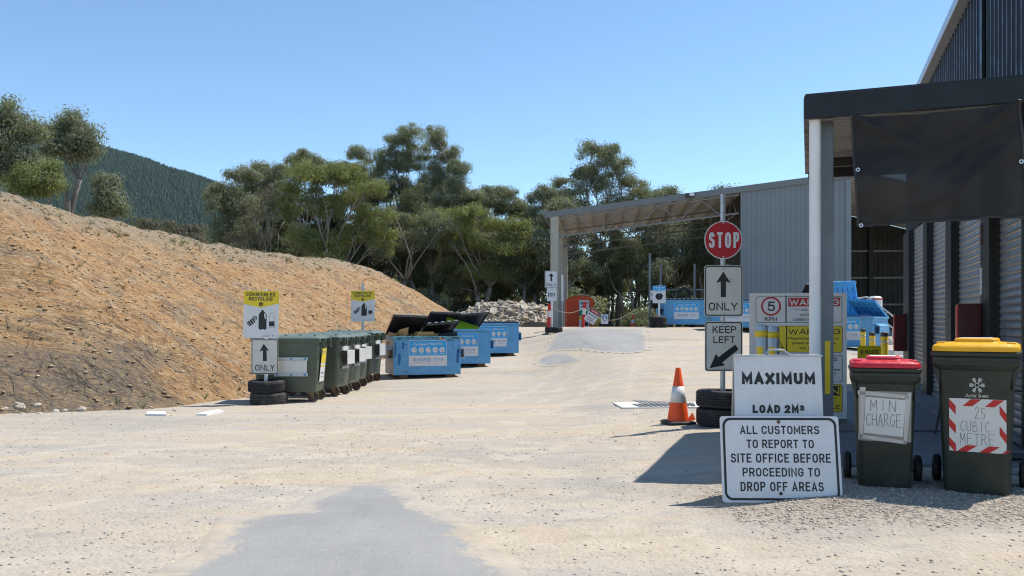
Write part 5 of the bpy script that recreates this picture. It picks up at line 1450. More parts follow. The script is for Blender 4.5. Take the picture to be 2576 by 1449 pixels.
def lid_panel(parent, name, xw, dd, M, matl, ribs=None, slots=True):
    """moulded plastic lid, hinge line at local y=0, opening edge towards -y"""
    b = MB().box((0, -dd/2, 0), (xw, dd, .025))
    b.box((0, -dd + .015, -.02), (xw, .03, .05))
    for s in (-1, 1): b.box((s * (xw/2 - .012), -dd/2, -.02), (.024, dd, .05))
    o = b.build(name, matl, parent, bevel=.004); o.matrix_local = M
    if slots:
        q = MB()
        n = 5
        for i in range(n):
            for j in range(3): q.box((-xw*.38 + i*xw*.19, -dd*(.25 + .25*j), -.0135), (.03, dd*.14, .006))
        q.build('slot', MT['scratch'] if matl != MT['skip_bright'] else MT['skip_scuff'], o)
    if ribs:
        q = MB()
        n = 5
        for i in range(n): q.box((-xw*.4 + i*xw*.2, -dd + .05, .022), (xw*.10, .10, .022))
        q.build('rib', MT[ribs], o, bevel=.004)
    return o
def dumpster(label, loc, rz, lids, W_=1.68, dp=1.15, H=1.04, matl='skip_blue', stick=True, tear=False, sidem=None, group='blue cardboard dumpsters', worn=0):
    """origin: front left bottom corner, front faces -y"""
    t = thing('dumpster', label, 'dumpster', loc, rz, group)
    z0 = .10
    b = MB()
    th = .02
    # four plates and floor, back top slightly lower
    b.box((W_/2, th/2, (z0 + H)/2), (W_, th, H - z0)); b.box((W_/2, dp - th/2, (z0 + H)/2), (W_, th, H - z0))
    b.box((W_/2, dp/2, z0 + .015), (W_ - .04, dp - .04, .02))
    b.build('body', MT[matl], t, bevel=.004)
    for x, nm in ((th/2, 'side_plate'), (W_ - th/2, 'side_plate')):
        MB().box((x, dp/2, (z0 + H)/2), (th, dp - 2*th, H - z0)).build(nm, MT[sidem or matl], t)
    r_ = MB()
    for (c, s) in (((W_/2, -.012, H - .03), (W_ + .05, .05, .06)), ((W_/2, dp + .012, H - .03), (W_ + .05, .05, .06))):
        r_.box(c, s)
    for x in (-.012, W_ + .012): r_.box((x, dp/2, H - .032), (.048, dp - .03, .056))
    r_.build('rim', MT['skip_teal' if worn else matl], t, bevel=.005)
    for x in (.25, W_ - .25): MB().box((x, dp/2, .05), (.22, dp * .92, .10)).build('skid', MT['rust'], t)
    for x, s in ((-.075, -1), (W_ + .075, 1)):       # fork pockets on both sides
        q = MB()
        q.box((x, dp*.45, .72), (.15, dp*.62, .02)); q.box((x, dp*.45, .50), (.15, dp*.62, .02)); q.box((x + s*.066, dp*.45, .61), (.02, dp*.62, .20))
        q.prism([(x - s*.075, .73), (x - s*.075, .80), (x + s*.075, .731)], dp*.14, dp*.76)
        q.build('fork_pocket', MT[sidem or matl], t, bevel=.003)
    if stick: sticker(t, W_, -.003, H, 0, tear)
    if worn:
        rg = random.Random(5); q = MB(); s2 = MB()
        for (x, z, w, h, m) in ((.02, .56, .05, .36, 0), (.10, .36, .08, .28, 0), (1.56, .40, .09, .33, 0), (1.60, .62, .06, .12, 0), (.20, .74, .07, .16, 0)):
            s2.flat([(x, z), (x + w*.7, z - h*.1), (x + w, z + h*.5), (x + w*.85, z + h), (x + w*.2, z + h*.9)], -.0016)
        s2.build('scuff', MT['skip_scuff'], t)
        for i in range(26):
            x = rg.choice([rg.uniform(.03, .3), rg.uniform(.2, 1.65), rg.uniform(1.3, 1.65)]); z = rg.choice([rg.uniform(.14, .32), rg.uniform(.55, .98)])
            if .34 < x < 1.34 and .32 < z < .97: z = rg.uniform(.14, .30)
            l = rg.uniform(.015, .09); a = rg.gauss(0, .35); hh = rg.uniform(.004, .012)
            dx, dz = l*math.cos(a), l*math.sin(a)
            q.flat([(x, z), (x + dx, z + dz), (x + dx*.9, z + dz + hh), (x + dx*.2, z + dz*.3 + hh*1.4)], -.0022 - .0003 * (i % 5))
        for i in range(46):
            x = rg.uniform(.05, W_ - .05); l = rg.uniform(.01, .09); z = H - .012 - rg.uniform(0, .04)
            q.flat([(x, z), (x + l, z + rg.uniform(-.006, .006)), (x + l*.8, z - rg.uniform(.006, .02)), (x + l*.1, z - rg.uniform(.003, .02))], -.0385 - .0002 * (i % 6))
        q.flat([(1.18, .90), (1.40, .93), (1.52, .99), (1.50, .995), (1.38, .945), (1.20, .907)], -.0036)
        q.build('scratch', MT['scratch'], t)
    MB().tube([(-.02, dp + .02, H + .02), (W_ + .02, dp + .02, H + .02)], .014, 8).build('hinge_rod', MT['galv'], t, smooth=True)
    for (x, xw, ang, twist, lm) in lids:
        M = Matrix.Translation((x, dp + .01, H + .035)) @ Matrix.Rotation(twist, 4, 'Y') @ Matrix.Rotation(-ang, 4, 'X')
        lid_panel(t, 'lid', xw, dp + .02, M, MT[lm], 'lid_rib' if lm == 'lid_black' else None)
    return t
def place(px, py, D=None):
    p = G(px, py) if D is None else W(px, py, D)
    return (p.x, p.y, gz(p.x, p.y))
A = R(18.6)
q = place(990, 952, 20.0)
d1 = dumpster('front scratched pale blue dumpster, overfull with cardboard, both black lids propped open', q, A, [(.42, .84, R(24), R(2), 'lid_black'), (1.26, .84, R(15), R(-5), 'lid_black')], sidem='skip_side', worn=1)
M1 = Matrix.Translation(q) @ Matrix.Rotation(A, 4, 'Z')
# second and third
def fr_corner(px, D, ang, W_=1.68):
    X = (px - HX) / F * D
    x, y = X - W_ * math.cos(ang), D - W_ * math.sin(ang)
    return (x, y, gz(x + .8, y + .4))
q2 = fr_corner(1234, 22.65, A); d2 = dumpster('middle blue dumpster with a lime green sheet sticking out under its raised black lids', q2, A, [(.42, .84, R(21), R(2), 'lid_black'), (1.26, .84, R(20), R(-4), 'lid_black')])
q3 = fr_corner(1305, 26.0, A); d3 = dumpster('rear blue dumpster of the left three, black slotted lids shut and torn notice', q3, A, [(.42, .84, 0, 0, 'lid_black'), (1.26, .84, 0, 0, 'lid_black')], tear=True)
# right hand group
qa = place(1671, 831, 31.6); dumpster('far blue dumpster beside the blue topped cardboard sign, shut lids with white ribs', qa, R(1), [(.42, .84, 0, 0, 'lid_black'), (1.26, .84, 0, 0, 'lid_black')], W_=1.56)
qb = place(1792, 838, 29.0); dumpster('blue dumpster half hidden behind the KEEP LEFT plate and the warning board', qb, R(0), [(.42, .84, 0, 0, 'lid_black'), (1.26, .84, 0, 0, 'lid_black')], W_=1.66)
ac = R(-46); D = 24.0
Xc = (2195 - HX) / F * D; W_c = 1.68
qc = (Xc - W_c * math.cos(ac), D - W_c * math.sin(ac), gz(Xc, D) + .02)
dumpster('bright blue dumpster with two raised blue plastic lids right of the warning board', qc, ac, [(.42, .84, R(72), 0, 'skip_bright'), (1.26, .84, R(25), R(4), 'skip_bright')], H=1.0, dp=1.1)
qd = (W(2030, 0, 27.5).x, 27.5, gz(9.8, 27.5)); dumpster('dumpster mostly hidden behind the warning board, raised black lid showing above it', qd, R(-4), [(.42, .84, R(30), 0, 'lid_black'), (1.26, .84, R(34), 0, 'lid_black')], stick=False, W_=1.3 + .38, H=1.3)
# contents of the front dumpster, resting on its load
def inside(M, x, y, z): return M @ Vector((x, y, z))
def carton(label, M, c, s, rot, flaps=False, m='cardboard'):
    b = MB().box((0, 0, 0), s)
    if flaps:
        b.add([(-s[0]/2, -s[1]/2, s[2]/2), (s[0]/2, -s[1]/2, s[2]/2), (s[0]/2 + .02, -s[1]/2 - .05, s[2]/2 + .12), (-s[0]/2 + .02, -s[1]/2 - .05, s[2]/2 + .12)], [(0, 1, 2, 3)])
    o = b.build('cardboard_box', MT[m]); o.matrix_world = M @ Matrix.Translation(c) @ Matrix.Rotation(rot[2], 4, 'Z') @ Matrix.Rotation(rot[1], 4, 'Y') @ Matrix.Rotation(rot[0], 4, 'X')
    return tag(o, label, 'box')
carton('long flat brown carton lying on top of the front dumpster load, centre of the rim', M1, (.80, .22, 1.10), (.42, .30, .10), (0, 0, R(2)))
carton('folded brown carton with an upright flap at the left of the front dumpster rim', M1, (.26, .22, 1.08), (.24, .18, .10), (R(6), R(-14), R(12)), True)
carton('brown carton piece tucked in the left front corner of the front dumpster', M1, (.09, .30, 1.07), (.20, .3, .08), (R(10), R(12), R(30)), True)
carton('dark grey carton slumped at the right end of the front dumpster load', M1, (1.36, .40, 1.08), (.5, .5, .12), (R(5), R(-9), R(8)), False, 'scratch')
ld = MB(); rg = random.Random(3)
for i in range(60):
    ld.box((0, 0, 0), (rg.uniform(.12, .4), rg.uniform(.12, .4), rg.uniform(.02, .08)), M=Matrix.Translation((rg.uniform(.15, 1.5), rg.uniform(.15, 1.0), rg.uniform(.80, 1.04))) @ Matrix.Rotation(rg.uniform(-.4, .4), 4, 'X') @ Matrix.Rotation(rg.uniform(-.4, .4), 4, 'Y') @ Matrix.Rotation(rg.uniform(0, 3), 4, 'Z'), m=i % 3 % 2)
o = ld.build('cardboard_load', [MT['cardboard'], MT['scratch']]); o.matrix_world = M1; tag(o, 'jumble of flattened cardboard filling the front dumpster to the rim', 'cardboard', kind='stuff')
M2 = Matrix.Translation(q2) @ Matrix.Rotation(A, 4, 'Z')
o = MB().box((0, 0, 0), (.95, .40, .012)).build('plastic_sheet', MT['lime']); o.matrix_world = M2 @ Matrix.Translation((.95, .22, 1.13)) @ Matrix.Rotation(R(17), 4, 'Y') @ Matrix.Rotation(R(38), 4, 'X')
tag(o, 'lime green sheet slanting out of the middle blue dumpster', 'sheet')
# ------------------------------------------------------------------ dark steel building on the right
OB = Vector((4.61, 7.45, 0)); RB = -math.atan2(.338, .941)
MBm = Matrix.Translation(OB) @ Matrix.Rotation(RB, 4, 'Z')
bl = thing('steel_building', 'dark ribbed steel building with roller doors and front canopy on the right', 'building', OB, RB)
Y0, Y1, EZ = -.10, 9.3, 5.17
def ribbed(x, ya, yb, za, zb, pitch, rib, dep, axis='y', flip=-1):
    """trapezoid ribbed sheet in the plane x, ribs vertical (axis y) """
    prof = []
    y = ya
    while y < yb - 1e-6:
        e = min(y + pitch, yb)
        a = [(y, 0), (y + rib * .3, dep), (y + rib * .7, dep), (y + rib, 0)]
        prof += [(min(p, e), q) for p, q in a]
        y = e
    prof.append((yb, 0))
    vs = [(x + flip * q, p, za) for p, q in prof] + [(x + flip * q, p, zb) for p, q in prof]
    n = len(prof); return vs, [(i, i+1, n+i+1, n+i) for i in range(n-1)]
mb = MB(); mb.add(*ribbed(0, Y0, Y1, 2.98, EZ, .19, .09, .032)); mb.build('wall_cladding', MT['clad_dark'], bl)
mb = MB(); mb.box((.25, (Y0+Y1)/2, EZ/2), (.02, Y1-Y0, EZ - .02)); mb.box((.13, (Y0+Y1)/2, 2.9), (.19, Y1-Y0, .16)); mb.box((4.0, Y1, EZ/2), (7.6, .02, EZ)); mb.box((4.0, Y0 - .02, EZ/2), (7.9, .02, EZ)); mb.build('wall', MT['colorbond'], bl)
mb = MB(); mb.add([(-.10, Y0, EZ + .02), (-.10, Y1 + .1, EZ + .02), (8, Y1 + .1, EZ + .9), (8, Y0, EZ + .9)], [(3, 2, 1, 0)]); mb.build('roof', MT['flashing'], bl)
mb = MB(); mb.box((-.075, (Y0+Y1)/2, EZ - .03), (.15, Y1-Y0 + .2, .13)); mb.build('gutter', MT['flashing'], bl, bevel=.006)
mb = MB(); mb.box((-.045, 1.62, 4.05), (.03, .09, 2.1)); mb.build('cladding_joint', MT['colorbond'], bl)
for (a, b) in ((1.09, 1.54), (3.52, 3.97), (5.88, 6.33), (8.40, 9.30)):
    MB().box((.05, (a+b)/2, 1.54), (.26, b-a, 2.88)).build('pilaster', MT['pilaster'], bl, bevel=.006)
for (a, b) in ((-.08, 1.09), (1.54, 3.52), (3.97, 5.88), (6.33, 8.40)):
    prof = []
    z = .10
    while z < 2.95:
        for k in range(4):
            prof.append((.018 - (.0, .011, .013, .004)[k], z + k * .019))
        z += .076
    n = len(prof)
    vs = [(x, a, z) for x, z in prof] + [(x, b, z) for x, z in prof]
    dr = MB().add(vs, [(i, i+1, n+i+1, n+i) for i in range(n-1)]).build('roller_door', MT['shutter'], bl)
    MB().box((.01, (a+b)/2, .145), (.04, b-a - .02, .06)).build('bottom_rail', MT['steel_grey'], dr)
    for y in (a + .03, b - .03): MB().box((.0, y, 1.5), (.05, .05, 2.76)).build('guide_rail', MT['pilaster'], dr)
# door frame stickers on the second pilaster
MB().box((-.084, 1.47, 2.18), (.006, .10, .22)).build('red_tape', MT['red_box'], bl)
MB().box((-.084, 1.48, 1.68), (.006, .10, .29)).build('white_notice', MT['sign_white'], bl)
# canopy
ZC = 3.03
cn = MB()
cn.box((-.93, -.81, ZC + .10), (1.86, .05, .21)); cn.build('canopy_fascia', MT['colorbond'], bl, bevel=.004)
cn = MB(); cn.box((-1.84, .63, ZC + .10), (.05, 2.83, .19)); cn.build('canopy_gutter', MT['colorbond'], bl, bevel=.004)
cn = MB(); cn.box((-.93, 2.06, ZC + .04), (1.8, .06, .18)); cn.box((-.93, 1.3, ZC - .01), (1.76, .05, .10)); cn.build('canopy_beam', MT['pilaster'], bl)
prof = []
y = -.78
while y < 2.03:
    prof += [(y, .0), (y + .05, 0), (y + .065, .028), (y + .085, .028)]; y += .1
n = len(prof)
vs = [(-1.80, p, ZC + .13 + q) for p, q in prof] + [(-.02, p, ZC + .17 + q) for p, q in prof]
MB().add(vs, [(i, i+1, n+i+1, n+i) for i in range(n-1)]).build('canopy_sheet', MT['soffit'], bl)
MB().box((-.93, .63, ZC + .222), (1.84, 2.83, .012)).build('canopy_roof', MT['colorbond'], bl)
def bl_local(px, D, z=0):
    p = W(px, HY, D); p.z = z; return MBm.inverted() @ p
q = bl_local(2050, 7.36); MB().tube([(q.x, q.y, .05), (q.x, q.y, ZC + .02)], .049, 18).build('downpipe', MT['white_paint'], bl, smooth=True)
q = bl_local(2081, 7.52)
pc = MB().box((q.x, q.y, ZC/2 + .04), (.105, .10, ZC - .04)).build('canopy_column', MT['steel_grey'], bl, bevel=.006)
fl = MB().box((q.x + .002, q.y - .0525, 1.0), (.046, .003, .48)).build('reflective_strip', MT['yellow_strip'], pc)
zt = CZ + (820 - 857) / F * 7.5; zb_ = CZ + (820 - 991) / F * 7.5
fl.data.transform(Matrix.Translation((0, 0, (zt + zb_)/2 - 1.0)))
# shade cloth hung below the fascia
cm_, nt, b = newmat('shade_cloth')
tc = N(nt, 'ShaderNodeTexCoord')
c = mixc(nt, maprange(nt, noise_(nt, tc.outputs['Object'], 1.6, 5), .3, .7), (.012, .0115, .012), (.030, .027, .025)); L(nt, c, b.inputs['Base Color']); b.inputs['Roughness'].default_value = .8
trn = N(nt, 'ShaderNodeBsdfTransparent'); ms = N(nt, 'ShaderNodeMixShader', inp={'Fac': .957})
L(nt, trn.outputs[0], ms.inputs[1]); L(nt, b.outputs[0], ms.inputs[2]); L(nt, ms.outputs[0], nt.nodes['Material Output'].inputs['Surface'])
M = MBm.inverted()
TL = M @ W(2142, 292, 7.15); TR = M @ W(2560, 256, 6.66); BL = M @ W(2160, 566, 7.12); BR = M @ W(2590, 541, 6.64)
nx, nz = 60, 36; vs = []
for j in range(nz + 1):
    for i in range(nx + 1):
        u, v = i / nx, j / nz
        p = (TL.lerp(TR, u)).lerp(BL.lerp(BR, u), v)
        dy = .09 * noise.noise((u * 3.2 + v * 1.5, v * 2.4, 1)) + .03 * noise.noise((u * 9 + v * 4, v * 6, 3))
        for (cu, cv, du, dv) in ((0, 0, 1.0, .75), (1, 0, -1.0, .9), (.5, .05, -.2, 1)):      # drag folds running from the tied corners
            s = ((u - cu) * dv - (v - cv) * du)
            r = math.hypot(u - cu, v - cv)
            dy += .06 * math.exp(-(s / .045) ** 2) * max(0, 1 - r / .75)
        dz = -.045 * math.sin(PI * u) * (1 - v) * .7 - .012 * noise.noise((u * 7, 0, 5)) * v
        vs.append((p.x, p.y - dy, p.z + dz))
fs = [(j*(nx+1)+i, j*(nx+1)+i+1, (j+1)*(nx+1)+i+1, (j+1)*(nx+1)+i) for j in range(nz) for i in range(nx)]
sc = thing('shade_cloth', 'black mesh shade cloth tied under the canopy fascia with metal eyelets', 'shade cloth', OB, RB)
cl = MB().add(vs, fs).build('mesh_cloth', cm_, sc, smooth='all')
for i, nm in ((0, 'hem'), (nx, 'hem')):
    mb = MB(); mb.tube([Vector(vs[j*(nx+1)+i]) for j in range(nz+1)], .012, 6); mb.build(nm, MT['hydraulic'], sc, smooth=True)
mb = MB(); mb.tube([Vector(vs[nz*(nx+1)+i]) for i in range(nx+1)], .012, 6); mb.build('hem', MT['hydraulic'], sc, smooth=True)
for (i, j) in ((1, 18), (1, nz), (nx - 1, 19)):
    p = Vector(vs[j*(nx+1)+i]); e = MB(); e.ring(circ(p.x, p.z, .018, 14), circ(p.x, p.z, .008, 14), p.y - .022); e.build('eyelet', MT['flashing'], sc)
# hose reel cabinets on the pilasters
for k, (y, z0, z1, w, d, lab) in enumerate(((1.45, .62, 1.44, .22, .16, 'dark red cabinet fixed to the building pillar just above the yellow lidded bin'), (8.75, .72, 1.43, .20, .16, 'smaller looking dark red cabinet fixed at the far end of the building'))):
    cb = thing('hose_cabinet', lab, 'cabinet', MBm @ Vector((-.082 - w/2, y + d/2, z0)), RB)
    MB().box((0, 0, (z1-z0)/2), (w, d, z1-z0)).build('box', MT['red_box'], cb, bevel=.008)
    MB().box((-w/2 - .006, 0, (z1-z0)/2), (.012, d - .02, z1-z0 - .03)).build('door', MT['tape_red'], cb, bevel=.003)
# slabs
def slab(name, pts, z0, z1, m):
    n = len(pts)
    vs = [(x, y, z0) for x, y in pts] + [(x, y, z1) for x, y in pts]
    fs = [tuple(range(n, 2*n))] + [(i, (i+1) % n, n+(i+1) % n, n+i) for i in range(n)]
    o = MB().add(vs, fs).build(name, MT[m], bevel=.006); return tag(o, kind='structure')
def bw(x, y): p = MBm @ Vector((x, y, 0)); return (p.x, p.y)
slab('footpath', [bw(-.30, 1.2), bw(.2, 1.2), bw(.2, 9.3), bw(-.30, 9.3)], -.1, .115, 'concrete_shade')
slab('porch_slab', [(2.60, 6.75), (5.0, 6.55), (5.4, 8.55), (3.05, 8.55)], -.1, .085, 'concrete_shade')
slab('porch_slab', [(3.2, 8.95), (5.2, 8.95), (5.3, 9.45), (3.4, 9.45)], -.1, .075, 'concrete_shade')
ap = slab('apron', [(2.95, 8.2), (6.1, 8.2), bw(-.1, 9.0), (5.3, 17.0), (3.6, 10.5)], -.1, .055, 'grate')

# ------------------------------------------------------------------ big open shed
S0 = Vector((1.68, 36, 1.12)); RS = -math.atan2(.108, .994)
sh = thing('open_shed', 'large open sided shed with pale trusses, tan end columns and grey clad wall', 'shed', S0, RS)
SL = .117
def zr(s):
    return 5.03 + SL * (s + .23) if s < 12.9 else 5.03 + SL * 13.13 - .26 * (s - 12.9)
DP = 9.2
# fascia
def fas(mb, s0, s1, y, h, t=.08):
    mb.add([(s0, y, zr(s0) - h), (s1, y, zr(s1) - h), (s1, y, zr(s1)), (s0, y, zr(s0)), (s0, y + t, zr(s0) - h), (s1, y + t, zr(s1) - h), (s1, y + t, zr(s1)), (s0, y + t, zr(s0))],
           [(0, 1, 2, 3), (7, 6, 5, 4), (0, 4, 5, 1), (3, 2, 6, 7), (0, 3, 7, 4), (1, 5, 6, 2)])
mb = MB(); fas(mb, -.25, 12.9, -.14, .26); fas(mb, 12.9, 26, -.14, .26); mb.build('fascia', MT['shed_fascia'], sh)
mb = MB(); mb.box((-.22, DP/2, 4.88), (.1, DP + .2, .2)); mb.build('gutter', MT['shed_fascia'], sh)
# roof sheets, ribs running down the slope
def roof_sheet(s0, s1):
    prof = []; y = -.05
    while y < DP:
        prof += [(y, 0), (y + .14, 0), (y + .18, .09), (y + .30, .09)]; y += .34
    n = len(prof)
    vs = [(s0, p, zr(s0) - .07 + q) for p, q in prof] + [(s1, p, zr(s1) - .07 + q) for p, q in prof]
    return vs, [(i, i+1, n+i+1, n+i) for i in range(n-1)]
mb = MB(); mb.add(*roof_sheet(-.2, 12.9)); mb.add(*roof_sheet(12.9, 26)); mb.build('roof', MT['shed_roof'], sh)
mb = MB()
for k in range(18):
    s = .35 + k * .72
    mb.box((s, DP/2, zr(s) - .16), (.06, DP, .15))
mb.build('purlins', MT['shed_cream'], sh)
# columns
for k, (s, y, w) in enumerate(((.18, .02, .36), (.20, 4.6, .30), (.20, 9.0, .34))):
    MB().box((s, y, (zr(s) - .2)/2 - .05), (w, w * .8, zr(s) - .1)).build('column', MT['shed_cream'], sh, bevel=.02)
MB().tube([(.52, -.12, 0), (.52, -.12, 2.3)], .045, 10).build('guard_pipe', MT['galv'], sh, smooth=True)
MB().tube([(.52, -.13, 1.15), (.52, -.13, 2.28)], .052, 10).build('white_sleeve', MT['white_paint'], sh, smooth=True)
# trusses
for y in (0.0, 4.6, 9.0):
    mb = MB(); dz = .78
    a = .3; b_ = 8.0 if y < 8 else 12.5
    mb.tube([(a, y, zr(a) - .34), (b_, y, zr(b_) - .34)], .038, 6); mb.tube([(a, y, zr(a) - .34 - dz), (b_, y, zr(b_) - .34 - dz)], .042, 6)
    s = a; up = False; stp = .87
    while s + stp <= b_ + .01:
        z0 = zr(s) - .34 - (0 if up else dz); z1 = zr(s + stp) - .34 - (dz if up else 0)
        mb.tube([(s, y, z0), (s + stp, y, z1)], .022, 5); s += stp; up = not up
    mb.tube([(a, y, zr(a) - .3), (a, y, zr(a) - 1.2)], .04, 5)
    mb.build('truss', MT['truss'], sh)
for s in (2.4, 5.2, 7.9):          # bracing between the trusses
    mb = MB(); mb.tube([(s, 0, zr(s) - 1.12), (s, DP - .2, zr(s) - 1.12)], .035, 5)
    for y in (0, 2.3, 4.6, 6.9): mb.tube([(s, y, zr(s) - 1.12), (s, y + 1.15, zr(s) - .25)], .025, 5); mb.tube([(s, y + 1.15, zr(s) - .25), (s, y + 2.3, zr(s) - 1.12)], .025, 5)
    mb.build('bracing', MT['truss'], sh)
# grey clad front wall
prof = []; s = 8.11
while s < 12.50:
    prof += [(s, 0), (s + .02, -.022), (s + .05, -.022), (s + .07, 0)]; s += .20
prof.append((12.55, 0)); n = len(prof)
vs = [(p, -.05 + q, -.1) for p, q in prof] + [(p, -.05 + q, zr(p) - .2) for p, q in prof]
MB().add(vs, [(i, i+1, n+i+1, n+i) for i in range(n-1)]).build('wall_cladding', MT['shed_clad'], sh)
mb = MB(); mb.box((8.10, -.06, 2.9), (.06, .10, 5.9)); mb.box((12.46, -.06, 3.1), (.22, .12, 6.2)); mb.build('corner_trim', MT['shed_clad'], sh)
mb = MB()
mb.add([(8.2, .05, -.1), (8.2, DP, -.1), (8.2, DP, zr(8.2) - .2), (8.2, .05, zr(8.2) - .2)], [(0, 1, 2, 3)])
prof = []; s = 8.2
while s < 26: prof += [(s, 0), (s + .14, 0), (s + .16, -.03), (s + .23, -.03)]; s += .25
n = len(prof)
mb.add([(p, DP + q, -1) for p, q in prof] + [(p, DP + q, zr(p) - .1) for p, q in prof], [(i, i+1, n+i+1, n+i) for i in range(n-1)])
mb.add([(26, 0, -1), (26, DP, -1), (26, DP, zr(26)), (26, 0, zr(26))], [(3, 2, 1, 0)])
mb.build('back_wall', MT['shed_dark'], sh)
mb = MB()
for z in (1.2, 2.6, 4.0): mb.box((17, DP - .1, z), (17.6, .08, .09))
mb.build('girt', MT['truss'], sh)
for s in (13.1, 16.2, 19.3, 22.4): MB().box((s, DP - .12, 2.6), (.22, .2, 5.2)).build('rear_post', MT['shed_dark'], sh)
fl = MB().box((5.95, -.32, zr(5.95) - .13), (.38, .2, .16)).build('floodlight', MT['hydraulic'], sh, bevel=.01)
MB().box((6.0, -.43, zr(5.95) - .11), (.20, .02, .14)).build('lamp_glass', MT['sign_white'], fl)
# ------------------------------------------------------------------ traffic cone
g0 = G(1706, 1066)
tcn = thing('traffic_cone', 'orange traffic cone with white band and torn base beside the stacked tyres', 'cone', (g0.x, g0.y, g0.z), R(8))
def cone_parts(t, k=1.0, m1='cone_orange', m2='cone_white'):
    b = MB(); b.loft([rsec(.37*k, .37*k, .05*k, 0), rsec(.37*k, .37*k, .05*k, .028*k), rsec(.33*k, .33*k, .05*k, .04*k)]); b.build('base', MT['rubber'], t, bevel=.003)
    r = lambda z: (.135 - .105 * (z - .04) / .66) * k
    c = MB().lathe([(r(.035), .035*k), (r(.035), .045*k), (r(.69), .69*k), (r(.70) - .004, .70*k), (r(.70) - .014, .70*k), (r(.69) - .016, .60*k)], 40).build('cone', MT[m1], t, smooth=50)
    MB().lathe([(r(.27) + .003, .27*k), (r(.47) + .003, .47*k)], 40).build('white_band', MT[m2], t, smooth='all')
    return c
cone_parts(tcn)
MB().add([(.10, -.15, .042), (.19, -.10, .06), (.145, -.11, .15), (.05, -.15, .045)], [(0, 1, 2), (0, 2, 3)]).build('torn_flap', MT['cone_orange'], tcn)
# ------------------------------------------------------------------ grated pit
p0, p1, p2, p3 = G(1565, 1029), G(1770, 1027), G(1770, 1015), G(1542, 1016)
def quad_slab(name, P, h, m, parent=None, bev=.004):
    n = len(P); vs = [(p[0], p[1], p[2] - .05) for p in P] + [(p[0], p[1], p[2] + h) for p in P]
    return MB().add(vs, [tuple(range(n, 2*n))] + [(i, (i+1) % n, n+(i+1) % n, n+i) for i in range(n)]).build(name, MT[m], parent, bevel=bev)
gp = thing('drain_pit', 'pale concrete drain pit with dark steel grate set in the gravel behind the cone', 'drain', (0, 0, 0))
quad_slab('concrete_frame', [p0, p1, p2, p3], .022, 'concrete_white', gp)
a, b_, c, d = G(1612, 1026.5), G(1752, 1025.5), G(1745, 1017), G(1588, 1018)
mb = MB()
for k in range(11):
    t0, t1 = k / 11 + .008, k / 11 + .062
    mb.add([(*a.lerp(b_, t0).xy, .026), (*a.lerp(b_, t1 + .018).xy, .026), (*d.lerp(c, t1 + .018).xy, .026), (*d.lerp(c, t0).xy, .026)], [(0, 1, 2, 3)])
mb.build('grate_slot', MT['grate'], gp)
# white boards lying by the bank foot
for P, lab in (([(366, 1045), (418, 1047), (416, 1040), (372, 1039)], 'short white board lying flat on the gravel at the bank foot'), ([(494, 1046), (520, 1046), (562, 1037), (548, 1034), (520, 1039)], 'long white board lying flat, half in the shadow of the recycling sign')):
    Q = [G(*p) for p in P]; o = quad_slab('white_board', Q, .03, 'white_paint'); tag(o, lab, 'board')
# ------------------------------------------------------------------ bollards
def bollard(label, px, D, h, r, kind, group):
    p = W(px, HY, D); z = gz(p.x, p.y)
    t = thing('bollard', label, 'bollard', (p.x, p.y, z), 0, group)
    base = 'galv' if kind == 'steel' else 'yellow_strip'
    MB().lathe([(r, 0), (r, h - .03), (r * .9, h - .012), (r * .4, h), (.0, h + .003)], 24).build('post', MT[base], t, smooth=35)
    if kind == 'steel':
        MB().lathe([(r + .002, h - .135), (r + .002, h - .07)], 24).build('yellow_band', MT['yellow_strip'], t, smooth='all')
        n = 7
        vs = []
        for zz in (h - .85, h - .235):
            for k in range(n): a = R(-150 + k * 10); vs.append(((r + .002) * math.cos(a), (r + .002) * math.sin(a), zz))
        MB().add(vs, [(k, k+1, n+k+1, n+k) for k in range(n-1)]).build('yellow_strip', MT['yellow_strip'], t, smooth='all')
    else:
        MB().lathe([(r + .003, h - .09), (r + .003, h - .015), (r * .5, h + .006), (0, h + .007)], 24).build('dark_cap', MT['hydraulic'], t, smooth=35)
        MB().lathe([(r + .002, h - .22), (r + .002, h - .18)], 24).build('reflective_band', MT['sign_back'], t, smooth='all')
bollard('steel bollard with yellow bands, left of the two in front of the warning board', 1915, 8.7, 1.18, .066, 'steel', 'steel bollards by the warning board')
bollard('steel bollard in shade, right of the two in front of the warning board', 1945, 9.1, 1.18, .066, 'steel', 'steel bollards by the warning board')
bollard('yellow bollard farthest left of three near the E-WASTE sign', 2171, 22.5, .70, .068, 'y', 'yellow bollards near the bright blue dumpster')
bollard('yellow bollard in the middle of three near the E-WASTE sign', 2194, 20.0, .72, .070, 'y', 'yellow bollards near the bright blue dumpster')
bollard('nearest thick yellow bollard right of the E-WASTE sign', 2225, 16.6, .92, .072, 'y', 'yellow bollards near the bright blue dumpster')
# ------------------------------------------------------------------ hand rail and ramp behind the bright dumpster
D = 27.0; c8 = crop(3150, 1040, 4.83)
z0 = gz(12, D)
hr = thing('handrail', 'galvanised stair handrail sloping down behind the bright blue dumpster', 'handrail', W(2200, HY, D) * 1.0)
o0 = W(2200, HY, D)
def hp(u, v):
    x, y = c8(u, v); return W(x, y, D) - o0
mb = MB(); mb.tube([hp(300, 385), hp(500, 355), hp(700, 505), hp(840, 608), hp(985, 720)], .026, 8); mb.build('top_rail', MT['galv'], hr, smooth=True)
mb = MB(); mb.tube([hp(520, 560), hp(860, 845), hp(985, 935)], .024, 8); mb.build('mid_rail', MT['galv'], hr, smooth=True)
for a, b_ in (((500, 355), (500, 900)), ((840, 608), (840, 1100)), ((962, 900), (962, 1130))):
    MB().tube([hp(*a), hp(*b_)], .026, 8).build('baluster', MT['galv'], hr, smooth=True)
